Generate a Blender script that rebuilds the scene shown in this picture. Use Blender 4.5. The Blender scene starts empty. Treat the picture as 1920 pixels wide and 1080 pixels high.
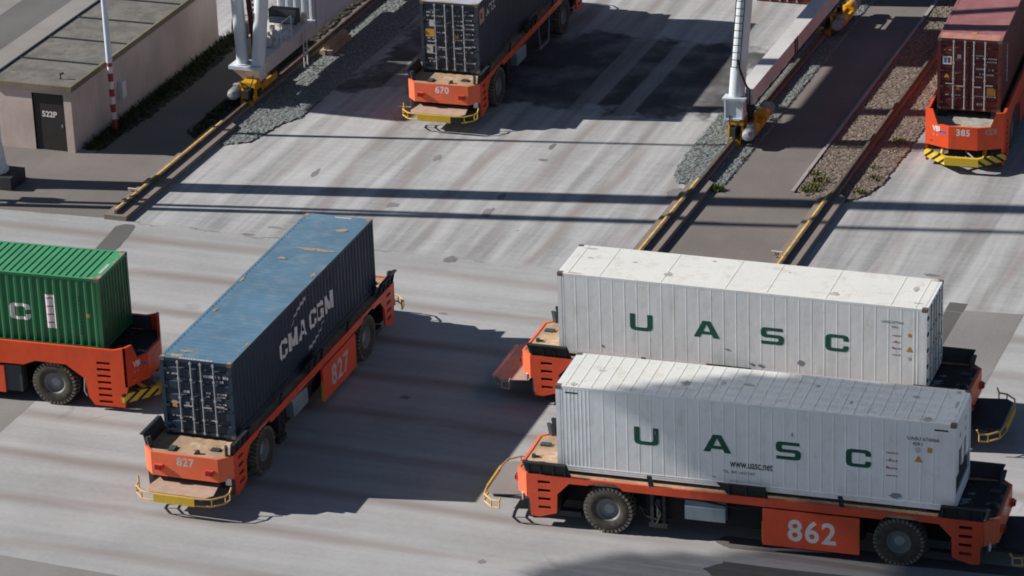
import bpy, bmesh, math, random
from mathutils import Vector, Matrix
R = math.radians
rnd = random.Random(7)
scene = bpy.context.scene
COL = scene.collection

# ------------------------------------------------------------------ camera
cam_d = bpy.data.cameras.new('camera')
cam = bpy.data.objects.new('camera', cam_d)
COL.objects.link(cam)
PITCH, ROLL, HEAD = 0.40816305, -0.03676959, R(20.8)
fw = Vector((0, math.cos(PITCH), -math.sin(PITCH)))
rt = Vector((1, 0, 0)); up = Vector((0, math.sin(PITCH), math.cos(PITCH)))
r2 = rt * math.cos(ROLL) + up * math.sin(ROLL)
u2 = -rt * math.sin(ROLL) + up * math.cos(ROLL)
M3 = Matrix((r2, u2, -fw)).transposed()
cam.matrix_world = Matrix.Translation((36.611, -110.390, 48.814)) @ (Matrix.Rotation(HEAD, 3, 'Z') @ M3).to_4x4()
cam_d.sensor_width = 36.0
cam_d.lens = 36.0 * 6498.68 / 1920.0
cam_d.clip_start = 1.0
cam_d.clip_end = 5000.0
scene.camera = cam

# ------------------------------------------------------------------ light
SUN_EL, SUN_AZ = R(30.6), R(11.2)          # direction the shadows fall
w = bpy.data.worlds.new('World'); scene.world = w; w.use_nodes = True
nt = w.node_tree
bg = nt.nodes['Background']
sky = nt.nodes.new('ShaderNodeTexSky')
sky.sky_type = 'NISHITA'; sky.sun_disc = False
sky.sun_elevation = SUN_EL
sky.sun_rotation = math.atan2(-math.cos(SUN_AZ), -math.sin(SUN_AZ))
sky.air_density = 0.75; sky.dust_density = 0.1; sky.ozone_density = 1.4
nt.links.new(sky.outputs[0], bg.inputs[0])
bg.inputs[1].default_value = 0.05
sd = bpy.data.lights.new('sun', 'SUN'); sd.energy = 5.0; sd.angle = R(0.5); sd.color = (1.0, 0.962, 0.91)
so = bpy.data.objects.new('sun', sd); COL.objects.link(so)
SUN_D = Vector((math.cos(SUN_EL) * math.cos(SUN_AZ), math.cos(SUN_EL) * math.sin(SUN_AZ), -math.sin(SUN_EL)))
so.rotation_euler = SUN_D.to_track_quat('-Z', 'Y').to_euler()
so.location = (-80, -20, 60)
vs = scene.view_settings
vs.view_transform = 'Standard'; vs.look = 'None'; vs.exposure = 0.36; vs.gamma = 1.0
scene.cycles.max_bounces = 6
scene.cycles.filter_width = 1.8

# ------------------------------------------------------------------ mesh helpers
class MB:
    def __init__(s): s.bm = bmesh.new(); s.smooth = False
    def box(s, x0, x1, y0, y1, z0, z1):
        v = [s.bm.verts.new((x, y, z)) for z in (z0, z1) for y in (y0, y1) for x in (x0, x1)]
        for f in ((0, 2, 3, 1), (4, 5, 7, 6), (0, 1, 5, 4), (2, 6, 7, 3), (0, 4, 6, 2), (1, 3, 7, 5)):
            s.bm.faces.new([v[i] for i in f])
        return s
    def obox(s, c, ax, ay, az):
        """box by centre and three half vectors"""
        c, ax, ay, az = map(Vector, (c, ax, ay, az))
        v = [s.bm.verts.new(c + ax * i + ay * j + az * k) for k in (-1, 1) for j in (-1, 1) for i in (-1, 1)]
        for f in ((0, 2, 3, 1), (4, 5, 7, 6), (0, 1, 5, 4), (2, 6, 7, 3), (0, 4, 6, 2), (1, 3, 7, 5)):
            s.bm.faces.new([v[i] for i in f])
        return s
    def prism3(s, pts, off):
        """polygon (3d points) swept along off"""
        off = Vector(off)
        a = [s.bm.verts.new(Vector(p)) for p in pts]
        b = [s.bm.verts.new(Vector(p) + off) for p in pts]
        s.bm.faces.new(a); s.bm.faces.new(b[::-1])
        n = len(pts)
        for i in range(n):
            s.bm.faces.new((a[i], a[(i + 1) % n], b[(i + 1) % n], b[i]))
        return s
    def xz(s, pts, y0, y1): return s.prism3([(x, y0, z) for x, z in pts], (0, y1 - y0, 0))
    def yz(s, pts, x0, x1): return s.prism3([(x0, y, z) for y, z in pts], (x1 - x0, 0, 0))
    def xy(s, pts, z0, z1): return s.prism3([(x, y, z0) for x, y in pts], (0, 0, z1 - z0))
    def plate(s, outer, holes, y0, y1):
        """xz plate with holes, swept in y"""
        for y in (y0, y1):
            es = []
            for loop in [outer] + holes:
                vv = [s.bm.verts.new((x, y, z)) for x, z in loop]
                for i in range(len(vv)): es.append(s.bm.edges.new((vv[i], vv[(i + 1) % len(vv)])))
            bmesh.ops.triangle_fill(s.bm, use_beauty=True, use_dissolve=False, edges=es)
        for loop in [outer] + holes:
            n = len(loop)
            for i in range(n):
                a, b = loop[i], loop[(i + 1) % n]
                s.bm.faces.new([s.bm.verts.new(p) for p in ((a[0], y0, a[1]), (b[0], y0, b[1]), (b[0], y1, b[1]), (a[0], y1, a[1]))])
        return s
    def tube(s, path, r, n=8, r1=None, cap=True):
        path = [Vector(p) for p in path]
        rings = []
        for i, p in enumerate(path):
            d = (path[min(i + 1, len(path) - 1)] - path[max(i - 1, 0)]).normalized()
            ref = Vector((0, 0, 1)) if abs(d.z) < 0.9 else Vector((1, 0, 0))
            a = d.cross(ref).normalized(); b = d.cross(a)
            rr = r if r1 is None else r + (r1 - r) * i / (len(path) - 1)
            rings.append([s.bm.verts.new(p + (a * math.cos(t) + b * math.sin(t)) * rr) for t in (2 * math.pi * k / n for k in range(n))])
        for q, t in zip(rings, rings[1:]):
            for k in range(n): s.bm.faces.new((q[k], q[(k + 1) % n], t[(k + 1) % n], t[k]))
        if cap:
            s.bm.faces.new(rings[0]); s.bm.faces.new(rings[-1][::-1])
        s.smooth = True
        return s
    def lathe(s, prof, c, axis='y', n=28):
        """prof = [(radius, offset along the axis)], closed shells allowed"""
        c = Vector(c); rings = []
        for r, h in prof:
            ring = []
            for k in range(n):
                t = 2 * math.pi * k / n
                ca, sa = r * math.cos(t), r * math.sin(t)
                o = {'y': (ca, h, sa), 'x': (h, ca, sa), 'z': (ca, sa, h)}[axis]
                ring.append(s.bm.verts.new(c + Vector(o)))
            rings.append(ring)
        for q, t in zip(rings, rings[1:]):
            for k in range(n): s.bm.faces.new((q[k], q[(k + 1) % n], t[(k + 1) % n], t[k]))
        s.bm.faces.new(rings[0]); s.bm.faces.new(rings[-1][::-1])
        s.smooth = True
        return s
    def sheet(s, pts, z=0.0):
        s.bm.faces.new([s.bm.verts.new((x, y, z)) for x, y in pts]); return s
    def build(s, name, mat, parent=None, normals=True):
        if normals: bmesh.ops.recalc_face_normals(s.bm, faces=s.bm.faces[:])
        me = bpy.data.meshes.new(name); s.bm.to_mesh(me); s.bm.free()
        if s.smooth:
            me.polygons.foreach_set('use_smooth', [True] * len(me.polygons))
            try: me.set_sharp_from_angle(angle=R(38))
            except Exception: pass
        me.materials.append(mat)
        o = bpy.data.objects.new(name, me); COL.objects.link(o)
        if parent: o.parent = parent
        return o

def thing(name, label, cat, loc=(0, 0, 0), rz=0.0, group=None):
    o = bpy.data.objects.new(name, None); COL.objects.link(o)
    o.location = loc; o.rotation_euler = (0, 0, rz)
    o.empty_display_size = 0.3
    return tag(o, label, cat, group)
def tag(o, label, cat, group=None):
    o['label'] = label; o['category'] = cat
    if group: o['group'] = group
    return o
def kind(o, k): o['kind'] = k; return o
def children(o): return [c for c in o.children]
def copy_tree(o, parent=None):
    c = o.copy(); COL.objects.link(c)
    if parent: c.parent = parent
    for ch in children(o): copy_tree(ch, c)
    return c

# lettering -----------------------------------------------------------
def font_bm(body, h, bold=0.0, wide=1.0, space=1.0):
    cu = bpy.data.curves.new('lettering', 'FONT'); cu.body = body
    cu.size = 1.0; cu.offset = bold; cu.space_character = space
    cu.align_x = 'CENTER'; cu.resolution_u = 4
    ob = bpy.data.objects.new('lettering', cu); COL.objects.link(ob)
    dg = bpy.context.evaluated_depsgraph_get(); dg.update()
    me = bpy.data.meshes.new_from_object(ob.evaluated_get(dg))
    bpy.data.objects.remove(ob); bpy.data.curves.remove(cu)
    bm = bmesh.new(); bm.from_mesh(me); bpy.data.meshes.remove(me)
    ys = [v.co.y for v in bm.verts]; xs = [v.co.x for v in bm.verts]
    y0, y1 = min(ys), max(ys); xc = (min(xs) + max(xs)) / 2
    k = h / (y1 - y0)
    for v in bm.verts: v.co = Vector(((v.co.x - xc) * k * wide, (v.co.y - y0) * k - h / 2, 0))
    return bm
def poly_bm(loops_list):
    """flat letters from (outer, holes...) loops in xy"""
    bm = bmesh.new()
    for loops in loops_list:
        es = []
        for loop in loops:
            vv = [bm.verts.new((x, y, 0)) for x, y in loop]
            for i in range(len(vv)): es.append(bm.edges.new((vv[i], vv[(i + 1) % len(vv)])))
        bmesh.ops.triangle_fill(bm, use_beauty=True, use_dissolve=False, edges=es)
    return bm
def place_letters(bm, name, mat, parent, origin, xdir, ydir, conform=None, cuts=None):
    """flat mesh put on a wall; conform(u) gives the depth of the wall under local u"""
    if cuts:
        for c in cuts:
            bmesh.ops.bisect_plane(bm, geom=bm.verts[:] + bm.edges[:] + bm.faces[:], plane_co=(c, 0, 0), plane_no=(1, 0, 0))
    O, X, Y = Vector(origin), Vector(xdir).normalized(), Vector(ydir).normalized()
    N = X.cross(Y)
    for v in bm.verts:
        d = conform(v.co.x) if conform else 0.0
        v.co = O + X * v.co.x + Y * v.co.y + N * ((0.005 if conform else 0.0012) - d)
    bmesh.ops.recalc_face_normals(bm, faces=bm.faces[:])
    for f in bm.faces:
        f.normal_update()
        if f.normal.dot(N) < 0: f.normal_flip()
    me = bpy.data.meshes.new(name); bm.to_mesh(me); bm.free(); me.materials.append(mat)
    o = bpy.data.objects.new(name, me); COL.objects.link(o)
    if parent: o.parent = parent
    return o
def shift(loops, dx, dy, sx=1.0, sy=1.0): return [[(x * sx + dx, y * sy + dy) for x, y in l] for l in loops]
GL = {
 'U': [[(0, 1), (0, .2), (.06, .06), (.2, 0), (.8, 0), (.94, .06), (1, .2), (1, 1), (.77, 1), (.77, .26), (.72, .2), (.28, .2), (.23, .26), (.23, 1)]],
 'A': [[(0, 0), (.35, 1), (.65, 1), (1, 0), (.76, 0), (.70, .19), (.30, .19), (.24, 0)], [(.36, .37), (.64, .37), (.5, .8)]],
 'S': [[(.02, 0), (.02, .19), (.72, .19), (.77, .24), (.77, .35), (.72, .4), (.16, .4), (.04, .46), (0, .58), (0, .82), (.05, .95), (.17, 1), (.95, 1), (.95, .81), (.29, .81), (.24, .76), (.24, .64), (.29, .59), (.85, .59), (.96, .53), (1, .42), (1, .18), (.95, .05), (.83, 0)]],
 'C': [[(.2, 0), (.06, .06), (0, .2), (0, .8), (.06, .94), (.2, 1), (.82, 1), (.95, .94), (1, .8), (1, .64), (.77, .64), (.77, .76), (.72, .81), (.28, .81), (.23, .76), (.23, .24), (.28, .19), (.72, .19), (.77, .24), (.77, .36), (1, .36), (1, .2), (.95, .06), (.82, 0)]],
 'M': [[(0, 0), (0, 1), (.28, 1), (.5, .45), (.72, 1), (1, 1), (1, 0), (.78, 0), (.78, .6), (.58, .1), (.42, .1), (.22, .6), (.22, 0)]],
 'G': [[(.2, 0), (.06, .06), (0, .2), (0, .8), (.06, .94), (.2, 1), (.82, 1), (.95, .94), (1, .8), (1, .7), (.76, .7), (.76, .77), (.72, .8), (.28, .8), (.24, .76), (.24, .24), (.28, .2), (.76, .2), (.76, .36), (.5, .36), (.5, .53), (1, .53), (1, 0)]],
}

# ------------------------------------------------------------------ materials
class NT:
    def __init__(s, name):
        s.m = bpy.data.materials.new(name); s.m.use_nodes = True
        s.t = s.m.node_tree; s.b = s.t.nodes['Principled BSDF']
        s.co = s.t.nodes.new('ShaderNodeTexCoord').outputs['Object']
    def n(s, typ, **kw):
        nd = s.t.nodes.new(typ)
        for k, v in kw.items(): setattr(nd, k, v)
        return nd
    def put(s, sock, v):
        if isinstance(v, bpy.types.NodeSocket): s.t.links.new(v, sock)
        elif isinstance(v, (tuple, list)) and len(v) == 3 and sock.type == 'RGBA': sock.default_value = (*v, 1)
        else: sock.default_value = v
    def math(s, op, a, b=0.0, c=0.0, clamp=False):
        nd = s.n('ShaderNodeMath', operation=op, use_clamp=clamp)
        for i, v in enumerate((a, b, c)): s.put(nd.inputs[i], v)
        return nd.outputs[0]
    def sep(s):
        nd = s.n('ShaderNodeSeparateXYZ'); s.put(nd.inputs[0], s.co); return nd.outputs
    def scaled(s, sx, sy, sz):
        nd = s.n('ShaderNodeMapping'); s.put(nd.inputs['Vector'], s.co); nd.inputs['Scale'].default_value = (sx, sy, sz); return nd.outputs[0]
    def noise(s, scale, detail=4.0, rough=0.6, vec=None, dist=0.0):
        nd = s.n('ShaderNodeTexNoise'); s.put(nd.inputs['Vector'], vec or s.co)
        nd.inputs['Scale'].default_value = scale; nd.inputs['Detail'].default_value = detail
        nd.inputs['Roughness'].default_value = rough; nd.inputs['Distortion'].default_value = dist
        return nd.outputs['Fac']
    def ramp(s, v, a, b, lo=0.0, hi=1.0):
        nd = s.n('ShaderNodeMapRange', interpolation_type='SMOOTHSTEP')
        s.put(nd.inputs[0], v)
        for i, x in zip((1, 2, 3, 4), (a, b, lo, hi)): nd.inputs[i].default_value = x
        return nd.outputs[0]
    def mix(s, f, a, b, mode='MIX'):
        nd = s.n('ShaderNodeMix', data_type='RGBA', blend_type=mode)
        s.put(nd.inputs[0], f); s.put(nd.inputs[6], a); s.put(nd.inputs[7], b); return nd.outputs[2]
    def bump(s, h, dist=0.01, strength=0.5):
        nd = s.n('ShaderNodeBump'); s.put(nd.inputs['Height'], h); nd.inputs['Distance'].default_value = dist; nd.inputs['Strength'].default_value = strength
        s.t.links.new(nd.outputs[0], s.b.inputs['Normal'])
    def done(s, col, rough=0.6, metal=0.0, spec=0.4):
        s.put(s.b.inputs['Base Color'], col); s.put(s.b.inputs['Roughness'], rough)
        s.b.inputs['Metallic'].default_value = metal; s.b.inputs['Specular IOR Level'].default_value = spec
        return s.m

def paint(name, rgb, rough=0.5, dirt=(0.10, 0.085, 0.07), amount=0.35, tone=0.18, rust=0.0, spec=0.35, streak=True, metal=0.0, coat=0.0):
    m = NT(name)
    t = m.noise(0.55, 3.0, 0.55)
    c = m.mix(m.ramp(t, 0.3, 0.7), tuple(x * (1 - tone) for x in rgb), tuple(min(1, x * (1 + tone)) for x in rgb))
    d = m.noise(2.2, 6.0, 0.65)
    if streak:
        d = m.math('ADD', m.math('MULTIPLY', d, 0.5), m.math('MULTIPLY', m.noise(3.0, 4.0, 0.6, m.scaled(1.6, 1.6, 0.22)), 0.5))
    f = m.ramp(d, 0.47, 0.74, 0.0, amount)
    c = m.mix(f, c, dirt)
    if rust > 0:
        r = m.ramp(m.noise(1.7, 8.0, 0.72), 0.66 - 0.1 * rust, 0.74 - 0.1 * rust)
        c = m.mix(m.math('MULTIPLY', r, min(1.0, rust)), c, (0.34, 0.24, 0.15))
    m.bump(m.noise(1.6, 3.0, 0.5), 0.05, 0.22)
    if coat:
        m.b.inputs['Coat Weight'].default_value = coat; m.b.inputs['Coat IOR'].default_value = 1.7; m.b.inputs['Coat Roughness'].default_value = 0.2
    ro = m.ramp(d, 0.3, 0.8, rough - 0.08, min(0.95, rough + 0.25))
    return m.done(c, ro, metal, spec)

def flat(name, rgb, rough=0.6, metal=0.0, spec=0.35, var=0.12, scale=3.0):
    m = NT(name)
    c = m.mix(m.ramp(m.noise(scale, 5.0), 0.3, 0.7), tuple(x * (1 - var) for x in rgb), tuple(min(1, x * (1 + var)) for x in rgb))
    return m.done(c, rough, metal, spec)

M = {}
M['orange'] = paint('orange_paint', (0.72, 0.092, 0.038), 0.45, (0.20, 0.085, 0.06), 0.6, 0.16)
M['orange_faded_lit'] = paint('faded_lit_orange_paint', (0.80, 0.155, 0.068), 0.5, (0.3, 0.14, 0.09), 0.35, 0.12)  # faded nose orange, raised to hold some of the sunlit brightness
M['red_orange'] = paint('red_orange_paint', (0.76, 0.082, 0.022), 0.42, (0.2, 0.07, 0.05), 0.4, 0.1)
M['dark'] = paint('dark_steel', (0.028, 0.031, 0.036), 0.6, (0.07, 0.06, 0.05), 0.5, 0.2)
M['black'] = flat('black_steel', (0.010, 0.010, 0.011), 0.75)
M['slate'] = paint('slate_grey_steel', (0.045, 0.055, 0.062), 0.55, (0.12, 0.10, 0.085), 0.5, 0.2)
M['grey'] = paint('grey_steel', (0.20, 0.25, 0.28), 0.5, (0.12, 0.11, 0.10), 0.4, 0.15)
M['rubber'] = flat('tyre_rubber', (0.075, 0.066, 0.054), 0.9, spec=0.2, var=0.25, scale=5)
M['rubber_dusty'] = flat('dusty_tread_rubber', (0.17, 0.15, 0.125), 0.95, spec=0.15, var=0.3, scale=7)
M['rim'] = paint('rim_grey_paint', (0.17, 0.175, 0.18), 0.5, (0.10, 0.09, 0.08), 0.6, 0.1)
M['hub'] = flat('hub_grey', (0.27, 0.285, 0.30), 0.45)
M['yellow'] = paint('yellow_paint', (0.62, 0.40, 0.035), 0.5, (0.2, 0.13, 0.06), 0.45, 0.12)
M['yellow_pale'] = paint('pale_yellow_paint', (0.62, 0.38, 0.12), 0.55, (0.25, 0.18, 0.1), 0.5, 0.12)
M['lamp'] = flat('red_lamp_plastic', (0.22, 0.012, 0.012), 0.25, spec=0.5)
M['white_mark'] = flat('white_marking', (0.72, 0.68, 0.66), 0.6, var=0.06)
M['grey_mark'] = flat('worn_white_marking', (0.50, 0.47, 0.46), 0.6, var=0.15, scale=9)
M['pink_mark'] = flat('worn_pink_marking', (0.52, 0.24, 0.21), 0.6, var=0.2, scale=12)
M['blue_mark'] = flat('blue_marking', (0.05, 0.13, 0.40), 0.6)
M['green_mark'] = flat('green_lettering', (0.012, 0.095, 0.058), 0.55, var=0.2, scale=6)
M['deep_green_mark'] = flat('dark_green_lettering', (0.012, 0.075, 0.05), 0.55, var=0.2, scale=6)
M['dark_mark'] = flat('dark_lettering', (0.05, 0.055, 0.06), 0.6)
M['red_mark'] = flat('red_lettering', (0.42, 0.10, 0.13), 0.6)
M['orange_mark'] = flat('orange_sticker', (0.55, 0.27, 0.04), 0.6)
M['seam'] = flat('dark_gasket', (0.02, 0.02, 0.022), 0.8)
M['cast'] = paint('corner_casting_steel', (0.13, 0.11, 0.09), 0.7, (0.2, 0.1, 0.05), 0.6, 0.2)
M['bar_grey'] = paint('galvanised_bar', (0.36, 0.36, 0.37), 0.45, (0.15, 0.1, 0.07), 0.5, 0.1, metal=0.0)
# deck plates
def deck(name, rgb, dirt, light):
    m = NT(name)
    a = m.noise(1.1, 6.0, 0.65); b = m.noise(3.5, 6.0, 0.7)
    c = m.mix(m.ramp(a, 0.38, 0.62), rgb, tuple(x * 0.72 for x in rgb))
    c = m.mix(m.ramp(b, 0.55, 0.68), c, dirt)
    c = m.mix(m.ramp(m.noise(1.9, 5.0, 0.6, m.scaled(1, 1.3, 1)), 0.6, 0.66, 0, 0.8), c, light)
    return m.done(c, 0.85, 0, 0.2)
M['deck_tan'] = deck('dusty_tan_deck', (0.47, 0.32, 0.205), (0.24, 0.16, 0.11), (0.56, 0.43, 0.32))
M['deck_dark'] = deck('dark_paint_and_shade_deck', (0.05, 0.043, 0.04), (0.025, 0.024, 0.026), (0.26, 0.30, 0.34))  # dark paint on the walled deck, painted shade on the open ones
M['deck_grey'] = deck('pale_grey_deck', (0.40, 0.37, 0.31), (0.20, 0.18, 0.15), (0.47, 0.44, 0.38))
M['board_tan'] = flat('weathered_tan_board', (0.44, 0.31, 0.23), 0.85, var=0.1)
M['board_mauve'] = flat('faded_mauve_cover', (0.45, 0.34, 0.32), 0.85, var=0.12)
M['board_black'] = flat('black_rubber_board', (0.02, 0.022, 0.028), 0.7, var=0.2)
def striped(name):
    m = NT(name); o = m.sep()
    ay = m.math('ABSOLUTE', o[1])
    fr = m.math('FRACT', m.math('ADD', m.math('MULTIPLY', ay, 3.1), m.math('MULTIPLY', o[2], 3.1)))
    f = m.math('MULTIPLY', m.ramp(fr, 0.60, 0.63), m.ramp(ay, 0.64, 0.66))
    c = m.mix(f, (0.66, 0.44, 0.03), (0.012, 0.012, 0.012))
    c = m.mix(m.ramp(m.noise(3, 5), 0.5, 0.75, 0, 0.3), c, (0.2, 0.13, 0.06))
    return m.done(c, 0.5)
M['striped'] = striped('yellow_black_stripes')

# container paints
M['navy'] = paint('navy_container_paint', (0.017, 0.034, 0.058), 0.5, (0.05, 0.05, 0.055), 0.35, 0.15)
M['navy_roof'] = paint('light_blue_roof_paint', (0.10, 0.20, 0.288), 0.6, (0.20, 0.235, 0.255), 0.6, 0.12, rust=0.45, streak=False, coat=0.6)  # roof blue lighter than the side walls
M['green_paint'] = paint('green_container_paint', (0.022, 0.155, 0.062), 0.45, (0.05, 0.10, 0.05), 0.3, 0.10)
M['green_roof'] = paint('light_green_roof_paint', (0.065, 0.30, 0.135), 0.55, (0.08, 0.22, 0.11), 0.4, 0.1, streak=False)  # lighter green than on the walls
M['ink'] = paint('dark_grey_blue_container_paint', (0.036, 0.043, 0.058), 0.5, (0.08, 0.08, 0.085), 0.4, 0.15)
M['ink_roof'] = paint('pale_grey_roof_paint', (0.40, 0.41, 0.46), 0.6, (0.2, 0.18, 0.15), 0.4, 0.1, streak=False)
M['maroon'] = paint('maroon_container_paint', (0.115, 0.022, 0.02), 0.5, (0.13, 0.07, 0.06), 0.35, 0.15)
M['maroon_roof'] = paint('light_maroon_roof_paint', (0.30, 0.12, 0.125), 0.6, (0.33, 0.17, 0.15), 0.5, 0.1, streak=False)  # paler than the maroon of the walls
M['white'] = paint('white_reefer_paint', (0.76, 0.775, 0.76), 0.42, (0.45, 0.41, 0.34), 0.45, 0.04, rust=0.25)
M['white_cool'] = paint('cool_white_reefer_paint', (0.74, 0.77, 0.775), 0.42, (0.42, 0.40, 0.36), 0.45, 0.04, rust=0.2)
M['white_roof'] = paint('white_reefer_roof', (0.87, 0.855, 0.785), 0.5, (0.54, 0.45, 0.32), 0.5, 0.03, rust=0.25, streak=False, coat=1.0)
M['salmon'] = flat('salmon_primer', (0.46, 0.19, 0.145), 0.8, var=0.15)
M['rail_yellow'] = flat('worn_yellow_edge', (0.72, 0.45, 0.10), 0.7, var=0.25, scale=4)
M['rust'] = flat('rust_patch', (0.34, 0.25, 0.165), 0.85, var=0.3, scale=8)
M['scrape'] = flat('scraped_primer', (0.46, 0.43, 0.37), 0.85, var=0.25, scale=5)
# crane
M['crane_white'] = paint('crane_white_paint', (0.62, 0.66, 0.69), 0.45, (0.30, 0.26, 0.21), 0.3, 0.05)
M['crane_grey'] = paint('crane_grey_paint', (0.60, 0.58, 0.56), 0.5, (0.25, 0.21, 0.18), 0.4, 0.08)
M['crane_yellow'] = paint('bogie_yellow', (0.62, 0.30, 0.012), 0.45, (0.08, 0.05, 0.03), 0.45, 0.12)
M['motor'] = paint('motor_grey', (0.33, 0.34, 0.35), 0.45, (0.1, 0.09, 0.08), 0.5, 0.12)
M['reel_red'] = flat('dark_red_reel', (0.085, 0.018, 0.018), 0.6)
M['rail'] = flat('rusty_rail', (0.115, 0.09, 0.072), 0.7, var=0.3)
M['cable'] = flat('black_cable', (0.02, 0.02, 0.02), 0.7)
# building
M['wall'] = paint('pinkish_render', (0.56, 0.45, 0.40), 0.9, (0.26, 0.23, 0.20), 0.4, 0.12, spec=0.1)
M['door'] = flat('dark_brown_door', (0.035, 0.03, 0.03), 0.5)
M['roof_felt'] = deck('stained_roof_felt', (0.185, 0.175, 0.16), (0.115, 0.10, 0.082), (0.22, 0.20, 0.155))
M['coping'] = paint('stained_coping', (0.20, 0.17, 0.125), 0.9, (0.12, 0.09, 0.05), 0.6, 0.15, spec=0.1)
M['mast_white'] = flat('pale_blue_white_mast', (0.62, 0.68, 0.74), 0.4, var=0.05)
M['mast_red'] = flat('mast_red', (0.35, 0.045, 0.05), 0.5, var=0.1)
M['timber'] = paint('pale_timber', (0.42, 0.33, 0.24), 0.85, (0.2, 0.14, 0.09), 0.5, 0.15, spec=0.1)

# ground
def concrete():
    m = NT('concrete_yard'); o = m.sep(); X, Y = o[0], o[1]
    big = m.noise(0.07, 3.0, 0.55); mid = m.noise(0.45, 5.0, 0.6); fine = m.noise(5.0, 6.0, 0.7)
    c = m.mix(m.ramp(big, 0.3, 0.7), (0.345, 0.340, 0.336), (0.394, 0.390, 0.387))
    # driving lane between the rails: streaks along Y
    lane = m.math('MULTIPLY', m.ramp(Y, -3.2, -2.4), 1.0)
    sy = m.noise(1.0, 3.0, 0.5, m.scaled(0.95, 0.028, 1)); sy2 = m.noise(1.0, 4.0, 0.6, m.scaled(2.6, 0.16, 1), 0.4)
    vy = m.math('ADD', m.ramp(sy, 0.40, 0.60, -0.15, 0.12), m.ramp(sy2, 0.34, 0.66, -0.10, 0.09))
    cross = m.noise(1.0, 4.0, 0.7, m.scaled(0.35, 4.5, 1))
    vy = m.math('ADD', vy, m.ramp(cross, 0.35, 0.7, -0.05, 0.05))
    # apron in front: brownish tyre tracks along X
    wob = m.math('ADD', Y, m.ramp(m.noise(0.05, 2.0), 0.2, 0.8, -0.25, 0.25))
    tr = m.noise(1.0, 3.0, 0.6, m.scaled(0.03, 0.62, 1)); tr2 = m.noise(1.0, 4.0, 0.6, m.scaled(0.12, 2.2, 1))
    vx = m.math('ADD', m.ramp(tr, 0.38, 0.62, -0.08, 0.06), m.ramp(tr2, 0.3, 0.7, -0.035, 0.035))
    wv = m.math('ABSOLUTE', m.math('SUBTRACT', m.math('FRACT', m.math('MULTIPLY', wob, 0.345)), 0.5))
    trk = m.math('MULTIPLY', m.ramp(wv, 0.0, 0.2, 1.0, 0.0), m.ramp(m.noise(1.0, 3.0, 0.6, m.scaled(0.06, 0.5, 1)), 0.25, 0.6))
    nlane = m.math('SUBTRACT', 1.0, lane)
    v = m.math('ADD', m.math('MULTIPLY', vy, lane), m.math('MULTIPLY', vx, nlane))
    v = m.math('ADD', v, m.ramp(mid, 0.3, 0.7, -0.05, 0.05)); v = m.math('ADD', v, m.ramp(fine, 0.25, 0.75, -0.055, 0.055))
    v = m.math('ADD', v, 1.0)
    cc = m.n('ShaderNodeCombineColor')
    for i in range(3): m.put(cc.inputs[i], v)
    c = m.mix(1.0, c, cc.outputs[0], 'MULTIPLY')
    c = m.mix(m.math('MULTIPLY', m.math('MULTIPLY', trk, nlane), 0.9), c, (0.250, 0.214, 0.198))
    # reddish tyre tracks in the lane
    wl = m.math('ABSOLUTE', m.math('SUBTRACT', m.math('FRACT', m.math('MULTIPLY', m.math('ADD', X, m.ramp(m.noise(0.06, 2.0), 0.2, 0.8, -0.8, 0.8)), 0.42)), 0.5))
    trl = m.math('MULTIPLY', m.ramp(wl, 0.0, 0.2, 1.0, 0.0), m.ramp(m.noise(1.0, 3.0, 0.6, m.scaled(0.7, 0.07, 1)), 0.35, 0.65))
    c = m.mix(m.math('MULTIPLY', m.math('MULTIPLY', trl, lane), 0.7), c, (0.255, 0.215, 0.200))
    # pale chalky efflorescence in front
    ch = m.math('MULTIPLY', m.ramp(m.noise(0.30, 5.0, 0.65, m.scaled(0.5, 1.2, 1)), 0.55, 0.75), nlane)
    c = m.mix(m.math('MULTIPLY', ch, 0.45), c, (0.44, 0.455, 0.46))
    # oil darkened part of the lane, with two clean stripes
    e = m.ramp(m.noise(0.5, 4.0), 0.2, 0.8, -1.3, 1.3)
    xe = m.math('ADD', X, e); ye = m.math('ADD', Y, e)
    box = m.math('MULTIPLY', m.ramp(xe, -17.6, -16.6), m.ramp(xe, -1.7, -1.0, 1.0, 0.0))
    box = m.math('MULTIPLY', box, m.math('MULTIPLY', m.ramp(ye, 12.6, 13.6), m.ramp(ye, 21.0, 22.2, 1.0, 0.0)))
    for xc, hw in ((-7.0, 0.42), (-5.2, 0.3), (-15.2, 0.5)):
        dd = m.math('ABSOLUTE', m.math('SUBTRACT', X, xc))
        box = m.math('MULTIPLY', box, m.ramp(dd, hw, hw + 0.15, 0.5, 1.0))
    box = m.math('MULTIPLY', box, m.ramp(mid, 0.25, 0.6, 0.5, 1.0))
    c = m.mix(m.math('MULTIPLY', box, 0.92), c, (0.05, 0.047, 0.047))
    # broken joint where the lane begins
    jl = m.math('ABSOLUTE', m.math('SUBTRACT', m.math('ADD', Y, m.ramp(m.noise(0.8, 4.0), 0.2, 0.8, -0.25, 0.25)), -2.85))
    j = m.math('MULTIPLY', m.ramp(jl, 0.02, 0.06, 1.0, 0.0), m.ramp(m.noise(0.35, 3.0), 0.45, 0.55))
    c = m.mix(m.math('MULTIPLY', j, 0.6), c, (0.12, 0.11, 0.105))
    # fine cracks
    ve = m.n('ShaderNodeTexVoronoi', feature='DISTANCE_TO_EDGE'); wv2 = m.n('ShaderNodeVectorMath', operation='ADD'); nz = m.n('ShaderNodeTexNoise'); m.put(nz.inputs['Vector'], m.co); nz.inputs['Scale'].default_value = 0.6; nz.inputs['Detail'].default_value = 4.0
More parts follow.
